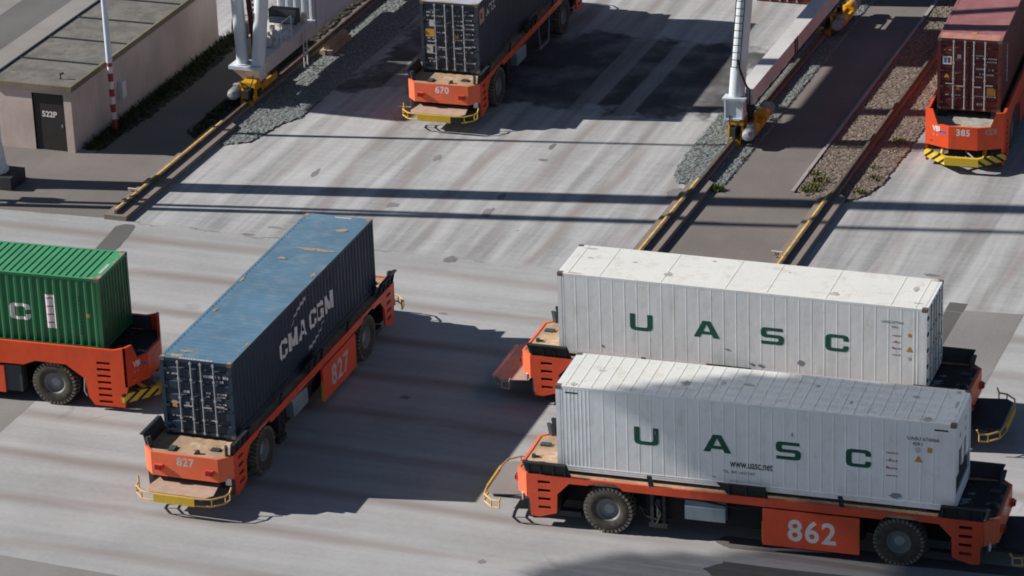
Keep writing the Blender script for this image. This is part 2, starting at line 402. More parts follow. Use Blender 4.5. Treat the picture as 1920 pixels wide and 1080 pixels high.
    m.put(wv2.inputs[0], m.co); m.put(wv2.inputs[1], nz.outputs['Color']); m.put(ve.inputs['Vector'], wv2.outputs[0]); ve.inputs['Scale'].default_value = 0.16
    ck = m.math('MULTIPLY', m.ramp(ve.outputs['Distance'], 0.003, 0.009, 1.0, 0.0), m.ramp(m.noise(0.18, 3.0), 0.56, 0.64))
    c = m.mix(m.math('MULTIPLY', ck, 0.25), c, (0.14, 0.13, 0.125))
    # small dark spots
    vo = m.n('ShaderNodeTexVoronoi'); m.put(vo.inputs['Vector'], m.co); vo.inputs['Scale'].default_value = 0.35
    sp = m.math('MULTIPLY', m.ramp(vo.outputs['Distance'], 0.02, 0.045, 1.0, 0.0), m.ramp(m.noise(0.9, 2.0), 0.5, 0.6))
    c = m.mix(m.math('MULTIPLY', sp, 0.6), c, (0.10, 0.095, 0.09))
    m.bump(fine, 0.004, 0.4)
    return m.done(c, 0.9, 0, 0.2)
M['concrete'] = concrete()
def asphalt(name, rgb, var=0.12):
    m = NT(name)
    a = m.noise(0.25, 4.0, 0.6); b = m.noise(9.0, 5.0, 0.7); s = m.noise(1.0, 4.0, 0.6, m.scaled(1.1, 0.08, 1))
    c = m.mix(m.ramp(a, 0.3, 0.7), tuple(x * (1 - var) for x in rgb), tuple(x * (1 + var) for x in rgb))
    c = m.mix(m.ramp(s, 0.35, 0.7, 0, 0.25), c, tuple(x * 0.72 for x in rgb))
    c = m.mix(m.ramp(b, 0.45, 0.75, 0, 0.3), c, tuple(min(1, x * 1.4) for x in rgb))
    m.bump(b, 0.004, 0.5)
    return m.done(c, 0.9, 0, 0.2)
M['asphalt'] = asphalt('brown_grey_asphalt', (0.185, 0.165, 0.152))
M['asphalt_dark'] = asphalt('dark_asphalt', (0.135, 0.13, 0.126))
M['asphalt_pale'] = asphalt('pale_worn_asphalt', (0.25, 0.235, 0.22))
M['asphalt_mid'] = asphalt('grey_asphalt_strip', (0.235, 0.225, 0.215))
M['asphalt_patch'] = asphalt('dark_patch_asphalt', (0.115, 0.11, 0.105))
M['oil'] = asphalt('oil_stain', (0.205, 0.195, 0.19), 0.25)
M['plinth'] = asphalt('rail_plinth_concrete', (0.22, 0.185, 0.165))
M['kerb'] = asphalt('kerb_concrete', (0.33, 0.305, 0.29))
def gravel(name, c1, c2, c3, scale=11.0):
    m = NT(name)
    vo = m.n('ShaderNodeTexVoronoi'); m.put(vo.inputs['Vector'], m.co); vo.inputs['Scale'].default_value = scale
    bw = m.n('ShaderNodeRGBToBW'); m.put(bw.inputs[0], vo.outputs['Color'])
    c = m.mix(m.ramp(bw.outputs[0], 0.25, 0.75), c1, c2)
    c = m.mix(m.ramp(m.noise(0.9, 5.0, 0.65), 0.5, 0.7, 0, 0.75), c, c3)
    c = m.mix(m.ramp(vo.outputs['Distance'], 0.42, 0.62, 0, 0.7), c, tuple(x * 0.6 for x in c1))
    m.bump(m.math('SUBTRACT', 1.0, vo.outputs['Distance']), 0.025, 0.6)
    return m.done(c, 0.95, 0, 0.15)
M['gravel'] = gravel('grey_green_gravel', (0.155, 0.17, 0.165), (0.31, 0.335, 0.325), (0.19, 0.195, 0.18), 21.0)
M['ballast'] = gravel('rusty_ballast', (0.15, 0.12, 0.097), (0.32, 0.262, 0.22), (0.185, 0.145, 0.105), 19.0)
M['soil'] = gravel('dark_soil', (0.045, 0.042, 0.036), (0.09, 0.085, 0.07), (0.05, 0.055, 0.035), 7.0)
def weedmat(name, a, b):
    m = NT(name); return m.done(m.mix(m.ramp(m.noise(2.5, 4.0), 0.35, 0.65), a, b), 0.8, 0, 0.2)
M['weed_yellow'] = weedmat('yellow_green_weed', (0.17, 0.15, 0.05), (0.085, 0.095, 0.035))
M['weed_dark'] = weedmat('dark_green_weed', (0.035, 0.055, 0.02), (0.07, 0.075, 0.03))
M['weed_bright'] = weedmat('bright_weed', (0.14, 0.18, 0.035), (0.07, 0.10, 0.03))
#@@NEXT
# ------------------------------------------------------------------ ground
def struct(name, pts, z, mat):
    o = MB().sheet(pts, z).build(name, mat); return kind(o, 'structure')
def rect(x0, x1, y0, y1): return [(x0, y0), (x1, y0), (x1, y1), (x0, y1)]
struct('ground', rect(-900, 900, -900, 1500), 0.0, M['concrete'])
struct('road', rect(-24.0, -20.55, -2.85, 60) if False else [(-28.5, -3.2), (-20.55, -2.75), (-20.55, 60), (-24.0, 60), (-24.0, 3.3), (-28.5, 3.3)], 0.004, M['asphalt'])
struct('side_road', [(-70, -3.6), (-28.5, -3.2), (-28.5, 60), (-70, 60)], 0.004, M['asphalt_dark'])
for xs in ((-33.4, -31.6), (-36.6, -35.6)):
    struct('road_marking', [(xs[0], 2), (xs[1], 2), (xs[1], 60), (xs[0], 60)], 0.008, M['asphalt_pale'])
struct('service_lane', [(0.5, -2.6), (4.95, -2.6), (4.95, 6.35), (3.72, 6.35), (3.72, 60), (1.05, 60), (1.05, 6.35), (0.5, 6.35)], 0.004, M['asphalt'])
struct('side_pavement', [(-60, -60), (-7, -60), (-7.2, -28.5), (-11.6, -28.3), (-60, -26)], 0.012, M['asphalt_mid'])
struct('pavement_strip', [(11.7, -20), (14.35, -20), (14.37, -2.3), (11.7, -2.6)], 0.004, M['asphalt_mid'])
struct('pavement_patch', rect(11.68, 12.3, -2.7, -1.95), 0.008, M['asphalt_patch'])
struct('pavement_edge', rect(11.7, 12.28, -9.5, -2.74), 0.008, M['asphalt_patch'])
struct('side_pavement', [(-60, -40), (-15.62, -40), (-15.62, -16.8), (-60, -16.8)], 0.004, M['asphalt_mid'])
def blob(pts, jit=0.06, n=4):
    out = []
    for i, p in enumerate(pts):
        q = pts[(i + 1) % len(pts)]
        for k in range(n):
            t = k / n
            out.append((p[0] + (q[0] - p[0]) * t + rnd.uniform(-jit, jit), p[1] + (q[1] - p[1]) * t + rnd.uniform(-jit, jit)))
    return out
struct('trench_patch', blob([(-19.45, -6.4), (-18.75, -6.4), (-18.75, -5.2), (-19.02, -3.25), (-19.2, -3.05), (-19.55, -3.1), (-19.8, -3.4)], 0.02), 0.004, M['asphalt_patch'])
struct('asphalt_repair', blob([(8.95, -21.25), (9.3, -20.95), (22, -20.2), (22, -20.75), (9.6, -21.65)], 0.05, 8), 0.004, M['asphalt_patch'])
struct('asphalt_repair', blob([(9.2, -23.1), (9.7, -22.55), (24, -21.6), (24, -23.2), (9.8, -23.7)], 0.05, 8), 0.004, M['asphalt_patch'])
# oil stains, most of them over the line of track markers
st = MB()
def stain(x, y, rx, ry, rot=0.0):
    n = 14; ca, sa = math.cos(rot), math.sin(rot); pts = []
    for k in range(n):
        t = 2 * math.pi * k / n; q = rnd.uniform(0.65, 1.15)
        a, b = rx * q * math.cos(t), ry * q * math.sin(t)
        pts.append((x + a * ca - b * sa, y + a * sa + b * ca))
    st.sheet(pts, 0.006)
for x, y, a, b in ((-6.77, 1.5, .2, .55), (-6.54, -3.05, .28, .33), (-6.81, 3.13, .17, .4), (-6.71, 8.64, .12, .4), (-6.58, 7.2, .2, .14), (-14.65, 3.57, .14, .45),
                   (-14.63, -2.82, .3, .12), (-10.64, 6.34, .17, .4), (-10.54, 1.34, .25, .3), (2.72, -24.55, .12, .16), (-5.05, -7.64, .22, .1),
                   (-3.78, -14.4, .22, .18), (-0.6, 5.2, .3, .6), (-13.9, -1.9, .35, .1), (-9.0, -17.6, .12, .12), (-3.2, -13.0, .1, .1), (10.5, 0.2, .3, .12), (13.0, -6.2, .12, .12)):
    stain(x, y, a, b)
kind(st.build('oil_stains', M['oil'], normals=False), 'stuff')

def inside(x, y, poly):
    c = False; n = len(poly)
    for i in range(n):
        (x0, y0), (x1, y1) = poly[i], poly[i - 1]
        if (y0 > y) != (y1 > y) and x < (x1 - x0) * (y - y0) / (y1 - y0) + x0: c = not c
    return c
def stones(name, poly, mat, step=0.085, amp=0.022, z=0.05):
    xs = [p[0] for p in poly]; ys = [p[1] for p in poly]
    nx = int((max(xs) - min(xs)) / step) + 1; ny = int((max(ys) - min(ys)) / step) + 1
    m = MB(); vv = {}
    def vert(i, j):
        if (i, j) not in vv:
            x, y = min(xs) + i * step, min(ys) + j * step
            edge = not inside(x, y, poly)
            vv[i, j] = m.bm.verts.new((x + rnd.uniform(-.4, .4) * step, y + rnd.uniform(-.4, .4) * step, 0.002 if edge else z + rnd.uniform(-amp, amp)))
        return vv[i, j]
    for i in range(nx):
        for j in range(ny):
            if inside(min(xs) + (i + .5) * step, min(ys) + (j + .5) * step, poly):
                m.bm.faces.new((vert(i, j), vert(i + 1, j), vert(i + 1, j + 1), vert(i, j + 1)))
    return kind(m.build(name, mat, normals=False), 'stuff')
YM = 34
stones('gravel', [(-0.36, 6.1), (-0.75, 6.2), (-1.05, 6.6), (-1.28, 7.4), (-1.42, 9.2), (-1.45, YM), (-0.04, YM), (-0.04, 6.3)], M['gravel'])
stones('gravel', [(0.28, 6.7), (0.66, 6.35), (1.04, 6.35), (1.04, YM), (0.28, YM)], M['gravel'])
stones('gravel', [(-19.5, 5.3), (-18.4, 5.95), (-18.0, 8.2), (-17.55, 9.0), (-17.6, 20), (-18.0, YM), (-19.94, YM), (-19.94, 7.6), (-19.6, 7.2)], M['gravel'])
stones('ballast', [(3.74, 6.45), (4.84, 6.0), (5.12, 6.2), (5.12, YM), (3.74, YM)], M['ballast'])
stones('ballast', [(5.44, 6.5), (5.8, 6.0), (6.35, 6.6), (6.72, 8.0), (6.8, 11), (6.85, YM), (5.44, YM)], M['ballast'])
stones('soil', [(-20.6, 5.6), (-20.6, YM), (-21.3, YM), (-21.5, 9), (-21.2, 6.2)], M['soil'], 0.14, 0.05)
stones('soil', [(-24.62, 3.5), (-23.9, 3.7), (-23.5, 8), (-23.6, 18), (-24.62, 18)], M['soil'], 0.14, 0.06)
def tufts(name, spots, mat, seed, hmax=0.28):
    r = random.Random(seed); m = MB()
    for x, y, rad, n in spots:
        for _ in range(n):
            a = r.uniform(0, 6.283); d = rad * math.sqrt(r.random()); px, py = x + d * math.cos(a), y + d * math.sin(a)
            h = r.uniform(0.08, hmax) * (1.2 - d / rad * 0.7); b = r.uniform(0, 6.283); wd = r.uniform(0.02, 0.045)
            lean = Vector((math.cos(b + 1.2), math.sin(b + 1.2), 0)) * h * r.uniform(0.3, 0.9)
            dx = Vector((math.cos(b), math.sin(b), 0)) * wd
            p = Vector((px, py, 0.02))
            v = [m.bm.verts.new(q) for q in (p - dx, p + dx, p + dx * .7 + lean * .6 + Vector((0, 0, h * .75)), p + lean + Vector((0, 0, h)))]
            m.bm.faces.new(v)
    return kind(m.build(name, mat, normals=False), 'stuff')
tufts('weeds', [(4.25, 6.9, .42, 260), (4.4, 7.7, .4, 130), (4.0, 8.4, .25, 60), (6.1, 7.0, .25, 60), (6.3, 8.5, .3, 50), (6.2, 12.5, .35, 70), (5.95, 9.6, .2, 30)], M['weed_yellow'], 3)
tufts('weeds', [(0.82, 5.95, .26, 190)], M['weed_bright'], 4)
tufts('weeds', [(0.85, 13.6, .22, 40), (0.8, 9.2, .2, 25), (5.1, 0.4, .35, 60), (5.0, 1.2, .2, 30), (4.9, -0.6, .3, 50)], M['weed_yellow'], 6, 0.16)
tufts('weeds', [(-24.2, 3.9 + i * 0.7, .45, 110) for i in range(20)], M['weed_dark'], 5, 0.4)
tufts('weeds', [(-21.0, 6.5 + i * 0.8, .4, 70) for i in range(10)], M['weed_dark'], 8, 0.3)

# ------------------------------------------------------------------ crane rails
def crane_rail(x, y0, y1, ybare, label, yellow_from=None):
    t = thing('crane_rail', label, 'crane rail', (x, y0, 0), 0, 'crane rails')
    L = y1 - y0
    k = ybare - y0
    MB().xy([(-0.42, 0), (.5, 0), (.5, k), (.14, k + .3), (.14, L), (-.14, L), (-.14, k), (-.42, k - .4)], 0, 0.19).build('plinth', M['plinth'], t)
    MB().box(-0.05, 0.05, 0.15, L, 0.192, 0.33).build('rail_head', M['rail'], t)
    MB().box(-0.135, -0.052, 0.4, ybare - y0, 0.192, 0.315).build('yellow_edge', M['rail_yellow'], t)
    return t
def marker(x, y, txt, label):
    t = thing('marker_plate', label, 'marker plate', (x, y, 0.19), 0, 'small white plates on the rails')
    MB().obox((0, 0, .17), (.2, 0, 0), (0, .012, .005), (0, -.03, .11)).build('plate', M['white_mark'], t)
    MB().box(-.02, .02, .02, .06, 0.0, .12).build('foot', M['dark'], t)
    place_letters(font_bm(txt, .13, .02), 'lettering', M['dark_mark'], t, (0, -.032, .165), (1, 0, 0), (0, -.27, 1))
crane_rail(-20.1, -2.85, 60, 7.2, 'yellow edged crane rail on a raised plinth passing the low building')
crane_rail(0.12, -2.6, 60, 6.2, 'yellow edged crane rail running under the white crane leg with the ladder')
crane_rail(5.28, -2.6, 60, 6.1, 'yellow edged crane rail through rusty ballast beside the maroon container')
marker(-20.3, -0.75, '36', 'small white plate on the rail beside the low building')
marker(4.95, -0.2, '24', 'small white plate on the rail behind the rear white container')
kb = MB().box(3.6, 3.735, 6.4, 60, 0, 0.09).build('kerb', M['kerb']); kind(kb, 'structure')

# ------------------------------------------------------------------ low building
b = thing('utility_building', 'low flat roofed building with pinkish rendered walls and a dark door', 'building', (-24.7, 3.1, 0))
BW, BL, BH = 3.45, 13.7, 2.62
wl = MB()
# front wall with door opening, side walls, back wall
dx0, dx1, dz = -1.72, -0.33, 2.40
wl.xz([(-BW, 0), (dx0, 0), (dx0, dz), (dx1, dz), (dx1, 0), (0, 0), (0, BH), (-BW, BH)], 0, 0.2)
wl.box(-0.2, 0, 0.2, BL, 0, BH); wl.box(-BW, -BW + .2, 0.2, BL, 0, BH); wl.box(-BW + .2, -.2, BL - .2, BL, 0, BH)
wl.build('wall', M['wall'], b)
rf = MB().box(-BW - .12, .10, -.12, BL + .1, BH, BH + .16).build('roof', M['roof_felt'], b)
MB().xy([(-BW - .15, -.15), (.13, -.15), (.13, BL + .1), (.02, BL + .1), (.02, -.03), (-BW - .15, -.03)], BH - .03, BH + .2).build('coping', M['coping'], b)
MB().box(-BW - .15, -BW - .08, -.02, BL + .1, BH - .02, BH + .22).build('roof_edge', M['dark'], b)
for y in (2.6, 5.15, 7.7, 10.25, 12.6): MB().box(-BW - .07, .0, y - .05, y + .05, BH + .16, BH + .20).build('roof_seam', M['dark'], rf)
vt = MB().tube([(-.75, .72, BH + .16), (-.75, .72, BH + .38), (-.62, .72, BH + .42)], .05).build('vent_pipe', M['black'], rf)
d = MB().box(dx0 + .04, dx1 - .04, .06, .12, 0.03, dz - .04).build('door', M['door'], b)
MB().xz([(dx0, 0), (dx0 + .035, 0), (dx0 + .035, dz - .035), (dx1 - .035, dz - .035), (dx1 - .035, 0), (dx1, 0), (dx1, dz), (dx0, dz)], .02, .1).build('door_frame', M['black'], d)
place_letters(font_bm('522P', .25, .035), 'lettering', M['white_mark'], d, ((dx0 + dx1) / 2, .06, 1.52), (1, 0, 0), (0, 0, 1))
MB().box(dx1 - .2, dx1 - .13, .03, .06, 1.0, 1.12).build('handle', M['grey'], d)
eb = thing('meter_box', 'small white meter box on the side wall behind the striped mast', 'meter box', (-24.62, 7.3, 0))
MB().box(-.07, .12, -.2, .2, .85, 1.55).build('box_body', M['crane_white'], eb)
MB().box(.121, .135, -.17, .17, .89, 1.51).build('box_door', M['white_mark'], eb)

# striped mast
ms = thing('striped_mast', 'slim pale mast with red and white bands at its foot', 'mast', (-24.22, 5.68, 0))
MB().tube([(0, 0, 2.95), (-.1, .0, 24)], .125, 12, .05).build('pole', M['mast_white'], ms)
edges = [0, .55, .86, 1.2, 1.52, 1.84, 2.16, 2.5, 2.78, 2.95]
for i in range(len(edges) - 1):
    MB().tube([(0, 0, edges[i]), (0, 0, edges[i + 1])], .105 if i else .12, 12, .105 if i else .105).build('band', M['mast_red' if i % 2 == 0 else 'white_mark'], ms)
MB().box(-.2, .2, -.2, .2, 0, .06).build('foot_plate', M['mast_red'], ms)

# things between the building and the crane leg
g = thing('concrete_block', 'pale grey concrete block lying past the end of the low building', 'concrete block', (-24.0, 17.6, 0))
MB().prism3([(-.5, 0, 0), (.5, 0, 0), (.42, 0, .75), (-.42, 0, .75)], (0, .8, 0)).build('block_body', M['kerb'], g)
MB().tube([(-.2, .4, .75), (-.2, .4, .84), (.2, .4, .84), (.2, .4, .75)], .02).build('lifting_loop', M['rail'], g)
g = thing('timber_stack', 'pale timber sleepers stacked beside the rail under the crane beam', 'timber sleepers', (-19.5, 17.3, 0))
MB().box(-.22, .02, -1.2, 1.2, .02, .26).build('sleeper', M['timber'], g)
MB().box(.06, .3, -1.1, 1.05, .02, .25).build('sleeper', M['timber'], g)
MB().box(-.1, .14, -1.0, 1.0, .262, .48).build('sleeper', M['timber'], g)
# ------------------------------------------------------------------ containers
CL, CW = 12.192, 2.438
def corr_depth(x, per=0.278, dep=0.036):
    t = (x / per) % 1.0 * per
    if t < .072: return 0.0
    if t < .140: return dep * (t - .072) / .068
    if t < .210: return dep
    return dep * (1 - (t - .210) / .068)
def corr_cuts(x0, x1, per=0.278):
    out = []; k = math.floor(x0 / per)
    while k * per < x1:
        for q in (0, .072, .140, .210):
            x = k * per + q
            if x0 < x < x1: out.append(x)
        k += 1
    return out
def strip(m, pts, off):
    """open polyline swept: pts 3d, off vector"""
    off = Vector(off)
    a = [m.bm.verts.new(Vector(p)) for p in pts]; c = [m.bm.verts.new(Vector(p) + off) for p in pts]
    for i in range(len(pts) - 1): m.bm.faces.new((a[i], a[i + 1], c[i + 1], c[i]))
def castings(t, H, mat):
    first = None
    for sx in (-1, 1):
        for sy in (-1, 1):
            for z in (0, H - .118):
                if first is None:
                    first = MB().box(-.089, .089, -.081, .081, 0, .118).build('corner_casting', mat, t); o = first
                else:
                    o = first.copy(); COL.objects.link(o)
                o.location = (sx * (CL / 2 - .089), sy * (CW / 2 - .081), z)
def frame(t, H, mat):
    m = MB()
    for sx in (-1, 1):
        for sy in (-1, 1):
            m.box(*sorted((sx * (CL / 2 - .005), sx * (CL / 2 - .14))), *sorted((sy * (CW / 2 - .004), sy * (CW / 2 - .13))), .118, H - .118)
    for sy in (-1, 1):
        ys = sorted((sy * (CW / 2 - .006), sy * (CW / 2 - .09)))
        m.box(-CL / 2 + .178, CL / 2 - .178, *ys, .02, .17); m.box(-CL / 2 + .178, CL / 2 - .178, *ys, H - .09, H - .008)
    for sx in (-1, 1):
        xs = sorted((sx * (CL / 2 - .006), sx * (CL / 2 - .1)))
        m.box(*xs, -CW / 2 + .162, CW / 2 - .162, .02, .13); m.box(*xs, -CW / 2 + .162, CW / 2 - .162, H - .12, H - .01)
    return m.build('frame', mat, t)
def text_lines(t, mat, e, rows, seed):
    """small unreadable data lines on the doors; rows = (u0, u1, z, h)"""
    r = random.Random(seed); m = MB()
    for u0, u1, z, h in rows:
        u = u0
        while u < u1:
            wd = r.uniform(.025, .07)
            if r.random() < .8:
                y = -u if e < 0 else u; y2 = -(u + wd) if e < 0 else u + wd
                x = e * (CL / 2 - .024)
                m.box(*sorted((x, x + e * .004)), *sorted((y, y2)), z - h / 2, z + h / 2)
            u += wd + .02
    return m.build('data_lettering', mat, t)
def sticker(t, mat, e, u0, u1, z0, z1, name='sticker'):
    x = e * (CL / 2 - .024); s = -1 if e < 0 else 1
    return MB().box(*sorted((x, x + e * .006)), *sorted((s * u0, s * u1)), z0, z1).build(name, mat, t)
def door_end(t, H, mat, e, bar, flatp=False):
    for sy in (-1, 1):
        m = MB(); x = e * (CL / 2 - .03)
        y0, y1 = sorted((sy * .012, sy * (CW / 2 - .135)))
        pts = []; z = .14; n = 5; step = (H - .28) / n
        for k in range(n):
            a = .14 + k * step
            dd = 0 if flatp else .03
            pts += [(x, y0, a), (x, y0, a + step * .55), (x - e * dd, y0, a + step * .62), (x - e * dd, y0, a + step * .93), (x, y0, a + step)]
        strip(m, pts, (0, y1 - y0, 0))
        dr = m.build('door', mat, t, normals=False)
        for u in (.17, .60):
            lb = MB(); xb = e * (CL / 2 + .004); yy = sy * u
            lb.tube([(xb, yy, .06), (xb, yy, H - .07)], .024, 8)
            for z in (.10, .55, 1.25, 1.9, H - .13): lb.box(xb - .035, xb + .035, yy - .04, yy + .04, z - .03, z + .03)
            lb.build('locking_bar', bar, dr)
        hd = MB()
        for u in (.17, .60):
            hd.box(*sorted((e * (CL / 2 + .01), e * (CL / 2 + .03))), *sorted((sy * (u - .02), sy * (u + .30))), .98 + (.08 if u > .3 else 0), 1.02 + (.08 if u > .3 else 0))
        hd.build('handle', bar, dr)
        for z in (.3, .95, 1.6, 2.2): MB().box(*sorted((e * (CL / 2 - .02), e * (CL / 2 + .004))), *sorted((sy * (CW / 2 - .24), sy * (CW / 2 - .05))), z - .04, z + .04).build('hinge', mat, dr)
def wall_end(t, H, mat, e):
    m = MB(); ys = [-CW / 2 + .13] + corr_cuts(-CW / 2 + .13, CW / 2 - .13, .235) + [CW / 2 - .13]
    def dep(y):
        q = (y / .235) % 1.0 * .235
        return corr_depth(q, 10) if q <= .21 else .036 * (1 - (q - .21) / .025)
    strip(m, [(e * (CL / 2 - .02 - dep(y)), y, .13) for y in ys], (0, 0, H - .25))
    return m.build('end_wall', mat, t, normals=False)
def dry_container(label, H, side, roof, loc, rz, doors, walls, group='shipping containers', roofper=0.25, roofdep=0.022, cast='cast'):
    t = thing('shipping_container', label, 'container', loc, rz, group)
    frame(t, H, side); castings(t, H, M[cast])
    for sy in (-1, 1):
        m = MB(); xs = [-CL / 2 + .135] + corr_cuts(-CL / 2 + .135, CL / 2 - .135) + [CL / 2 - .135]
        strip(m, [(x, sy * (CW / 2 - .012 - corr_depth(x)), .168) for x in xs], (0, 0, H - .168 - .085))
        m.build('side_wall', side, t, normals=False)
    m = MB(); x = -CL / 2 + .19; pts = [(-CL / 2 + .1, -CW / 2 + .10, H - .006)]
    while x < CL / 2 - .3:
        pts += [(x, -CW / 2 + .10, H - .006), (x + .035, -CW / 2 + .10, H - .006 - roofdep), (x + .075, -CW / 2 + .10, H - .006 - roofdep), (x + .11, -CW / 2 + .10, H - .006)]
        x += roofper
    pts.append((CL / 2 - .1, -CW / 2 + .10, H - .006))
    strip(m, pts, (0, CW - .20, 0))
    for sy in (-1, 1): m.box(-CL / 2 + .18, CL / 2 - .18, *sorted((sy * (CW / 2 - .012), sy * (CW / 2 - .10))), H - .03, H - .002)
    for sx in (-1, 1): m.box(*sorted((sx * (CL / 2 - .008), sx * (CL / 2 - .10))), -CW / 2 + .17, CW / 2 - .17, H - .03, H - .002)
    m.build('roof', roof, t, normals=False)
    MB().box(-CL / 2 + .15, CL / 2 - .15, -CW / 2 + .14, CW / 2 - .14, .1, .14).build('floor', M['black'], t)
    for e in doors: door_end(t, H, side, e, M['bar_grey'])
    for e in walls: wall_end(t, H, side, e)
    return t
def side_letters(t, bm, mat, x, z, y=-CW / 2 + .012, corr=True, name='lettering'):
    if corr:
        us = [v.co.x for v in bm.verts]
        return place_letters(bm, name, mat, t, (x, y, z), (1, 0, 0), (0, 0, 1), lambda u: corr_depth(x + u), [c - x for c in corr_cuts(x + min(us), x + max(us))])
    return place_letters(bm, name, mat, t, (x, y, z), (1, 0, 0), (0, 0, 1))
def patches(t, name, mat, spots, z, seed):
    r = random.Random(seed); m = MB()
    for x, y, rx, ry in spots:
        n = 12
        m.sheet([(x + rx * r.uniform(.5, 1.15) * math.cos(2 * math.pi * k / n), y + ry * r.uniform(.5, 1.15) * math.sin(2 * math.pi * k / n)) for k in range(n)], z)
    return m.build(name, mat, t, normals=False)

# navy container on vehicle 827
DK1, DK2 = 1.85, 2.0
cB = dry_container('dark navy container with a lighter blue roof and white lettering on its long side', 2.591, M['navy'], M['navy_roof'], (-7.516, -16.326, DK1), R(91.0), (-1,), (1,), roofdep=.010)
for ch, x0, wd in (('C', -2.27, .60), ('M', -1.50, .68), ('A', -.66, .64), ('C', .24, .58), ('G', .88, .54), ('M', 1.62, .66)):
    side_letters(cB, poly_bm([shift(GL[ch], 0, 0, wd, .63)]), M['white_mark'], x0, .98)
def arc(pts, w0, w1):
    lo, hi = [], []
    for i, (x, z) in enumerate(pts):
        k = w0 + (w1 - w0) * i / (len(pts) - 1)
        lo.append((x, z - k / 2)); hi.append((x, z + k / 2))
    return [lo + hi[::-1]]
side_letters(cB, poly_bm([arc([(-1.2, 1.74), (-1.05, 1.92), (-.8, 2.06), (-.45, 2.17), (0.0, 2.25)], .04, .13)]), M['grey_mark'], 0, 0, name='wave_mark')
side_letters(cB, poly_bm([arc([(.05, .40), (.35, .43), (.65, .49), (1.09, .64), (1.42, .86)], .13, .04)]), M['grey_mark'], 0, 0, name='wave_mark')
text_lines(cB, M['grey_mark'], -1, [(.24, .52, 2.07, .09), (.64, 1.10, 2.08, .09), (.68, .9, 1.93, .08), (-.98, -.68, 2.05, .05), (.30, .55, 1.5, .06), (.30, .42, 1.38, .05), (.66, .95, 1.5, .06), (.66, .95, 1.4, .05), (.66, .95, 1.3, .05), (.66, .95, 1.15, .05), (.68, 1.0, 1.03, .05), (.7, 1.02, .93, .05), (.25, .35, 1.05, .05), (-.94, -.22, .60, .04), (.25, .55, .56, .04), (.25, .5, .9, .04)], 11)
sticker(cB, M['orange_mark'], -1, -.88, -.72, .90, 1.12); sticker(cB, M['grey_mark'], -1, -.47, -.27, 1.43, 1.51)
sticker(cB, M['grey_mark'], -1, -.43, -.30, .96, 1.12)
patches(cB, 'rust_stain', M['rust'], [(-5.88, .72, .13, .36), (-5.5, .55, .08, .3), (3.1, -.35, .13, .85), (5.92, 1.1, .12, .12), (5.95, -1.1, .1, .12), (-6.0, 1.12, .1, .09), (-6.0, -1.12, .1, .09), (1.1, -1.05, .25, .07), (-2.3, .95, .2, .07), (2.2, .5, .12, .2), (-4.6, -1.1, .3, .05), (4.9, -.6, .18, .25), (0.2, 1.08, .3, .05)], 2.5935, 1)
m = MB(); r = random.Random(5)
u = -.55
while u < .55:
    wd = r.uniform(.03, .08); m.box(-6.07, -5.98, -u - wd, -u, 2.5905, 2.5925); u += wd + .025
m.box(5.9, 6.0, -.5, .1, 2.5905, 2.5925)
m.build('roof_lettering', M['grey_mark'], cB)

# dark container on vehicle 670
cD = dry_container('dark grey-blue container with a pale roof, its doors full of white marks', 2.896, M['ink'], M['ink_roof'], (-11.949, 17.027, DK1), R(92.08), (-1,), (1,))
side_letters(cD, font_bm('ATEX', .36, .03, .95), M['grey_mark'], -4.45, 2.26)
side_letters(cD, poly_bm([[[(-.28, -.3), (.28, -.3), (.28, .3), (-.28, .3)], [(-.12, -.12), (.02, -.12), (.02, .14), (-.12, .14)]]]), M['pink_mark'], -5.58, 2.26, name='emblem')
rows = []
for z in (2.45, 2.3, 2.12, 1.5, 1.36, 1.22, .72, .5, .38): rows += [(-.95, -.65, z, .05)]
for z in (2.42, 2.2, 2.02, 1.84, 1.62, 1.4, 1.1, .86, .4): rows += [(.62, 1.0, z, .06), (.2, .5, z - .06, .05)]
for z in (2.3, 1.9, 1.62, .9, .6): rows += [(-.55, -.25, z, .06)]
text_lines(cD, M['grey_mark'], -1, rows, 12)
sticker(cD, M['orange_mark'], -1, -1.03, -.66, 1.42, 1.74); sticker(cD, M['orange_mark'], -1, .22, .36, 1.42, 1.52)
sticker(cD, M['grey_mark'], -1, -1.0, -.74, .72, 1.08); sticker(cD, M['grey_mark'], -1, -.85, -.66, 1.86, 2.12)
patches(cD, 'rust_stain', M['rust'], [(-6.0, 1.05, .09, .14), (-6.02, .2, .06, .6), (-6.0, -1.05, .09, .16)], 2.8985, 2)

# maroon container on vehicle 385
cM = dry_container('maroon container with a pinkish roof and pale door bars', 2.896, M['maroon'], M['maroon_roof'], (8.77, 17.483, DK2), R(94.0), (-1,), (1,), roofdep=.012)
rows = [(.1, .5, 2.25, .05), (.25, .62, 2.15, .06), (.66, 1.0, 2.15, .06), (.66, 1.0, 2.02, .05), (.25, .55, 1.72, .07), (.66, .95, 1.70, .07), (.25, .55, 1.52, .07), (.66, .95, 1.50, .07), (.25, .5, 1.4, .05), (-.95, -.3, .62, .04), (.2, 1.0, .62, .04), (.3, .6, .3, .08), (-.95, -.72, 2.42, .03)]
text_lines(cM, M['grey_mark'], -1, rows, 13)
sticker(cM, M['white_mark'], -1, -1.02, -.68, 1.84, 2.16); sticker(cM, M['blue_mark'], -1, -.97, -.86, 1.90, 2.10).location.x = -.003
sticker(cM, M['lamp'], -1, -.82, -.73, 1.90, 2.12).location.x = -.003
sticker(cM, M['orange_mark'], -1, .68, 1.0, .66, .98)
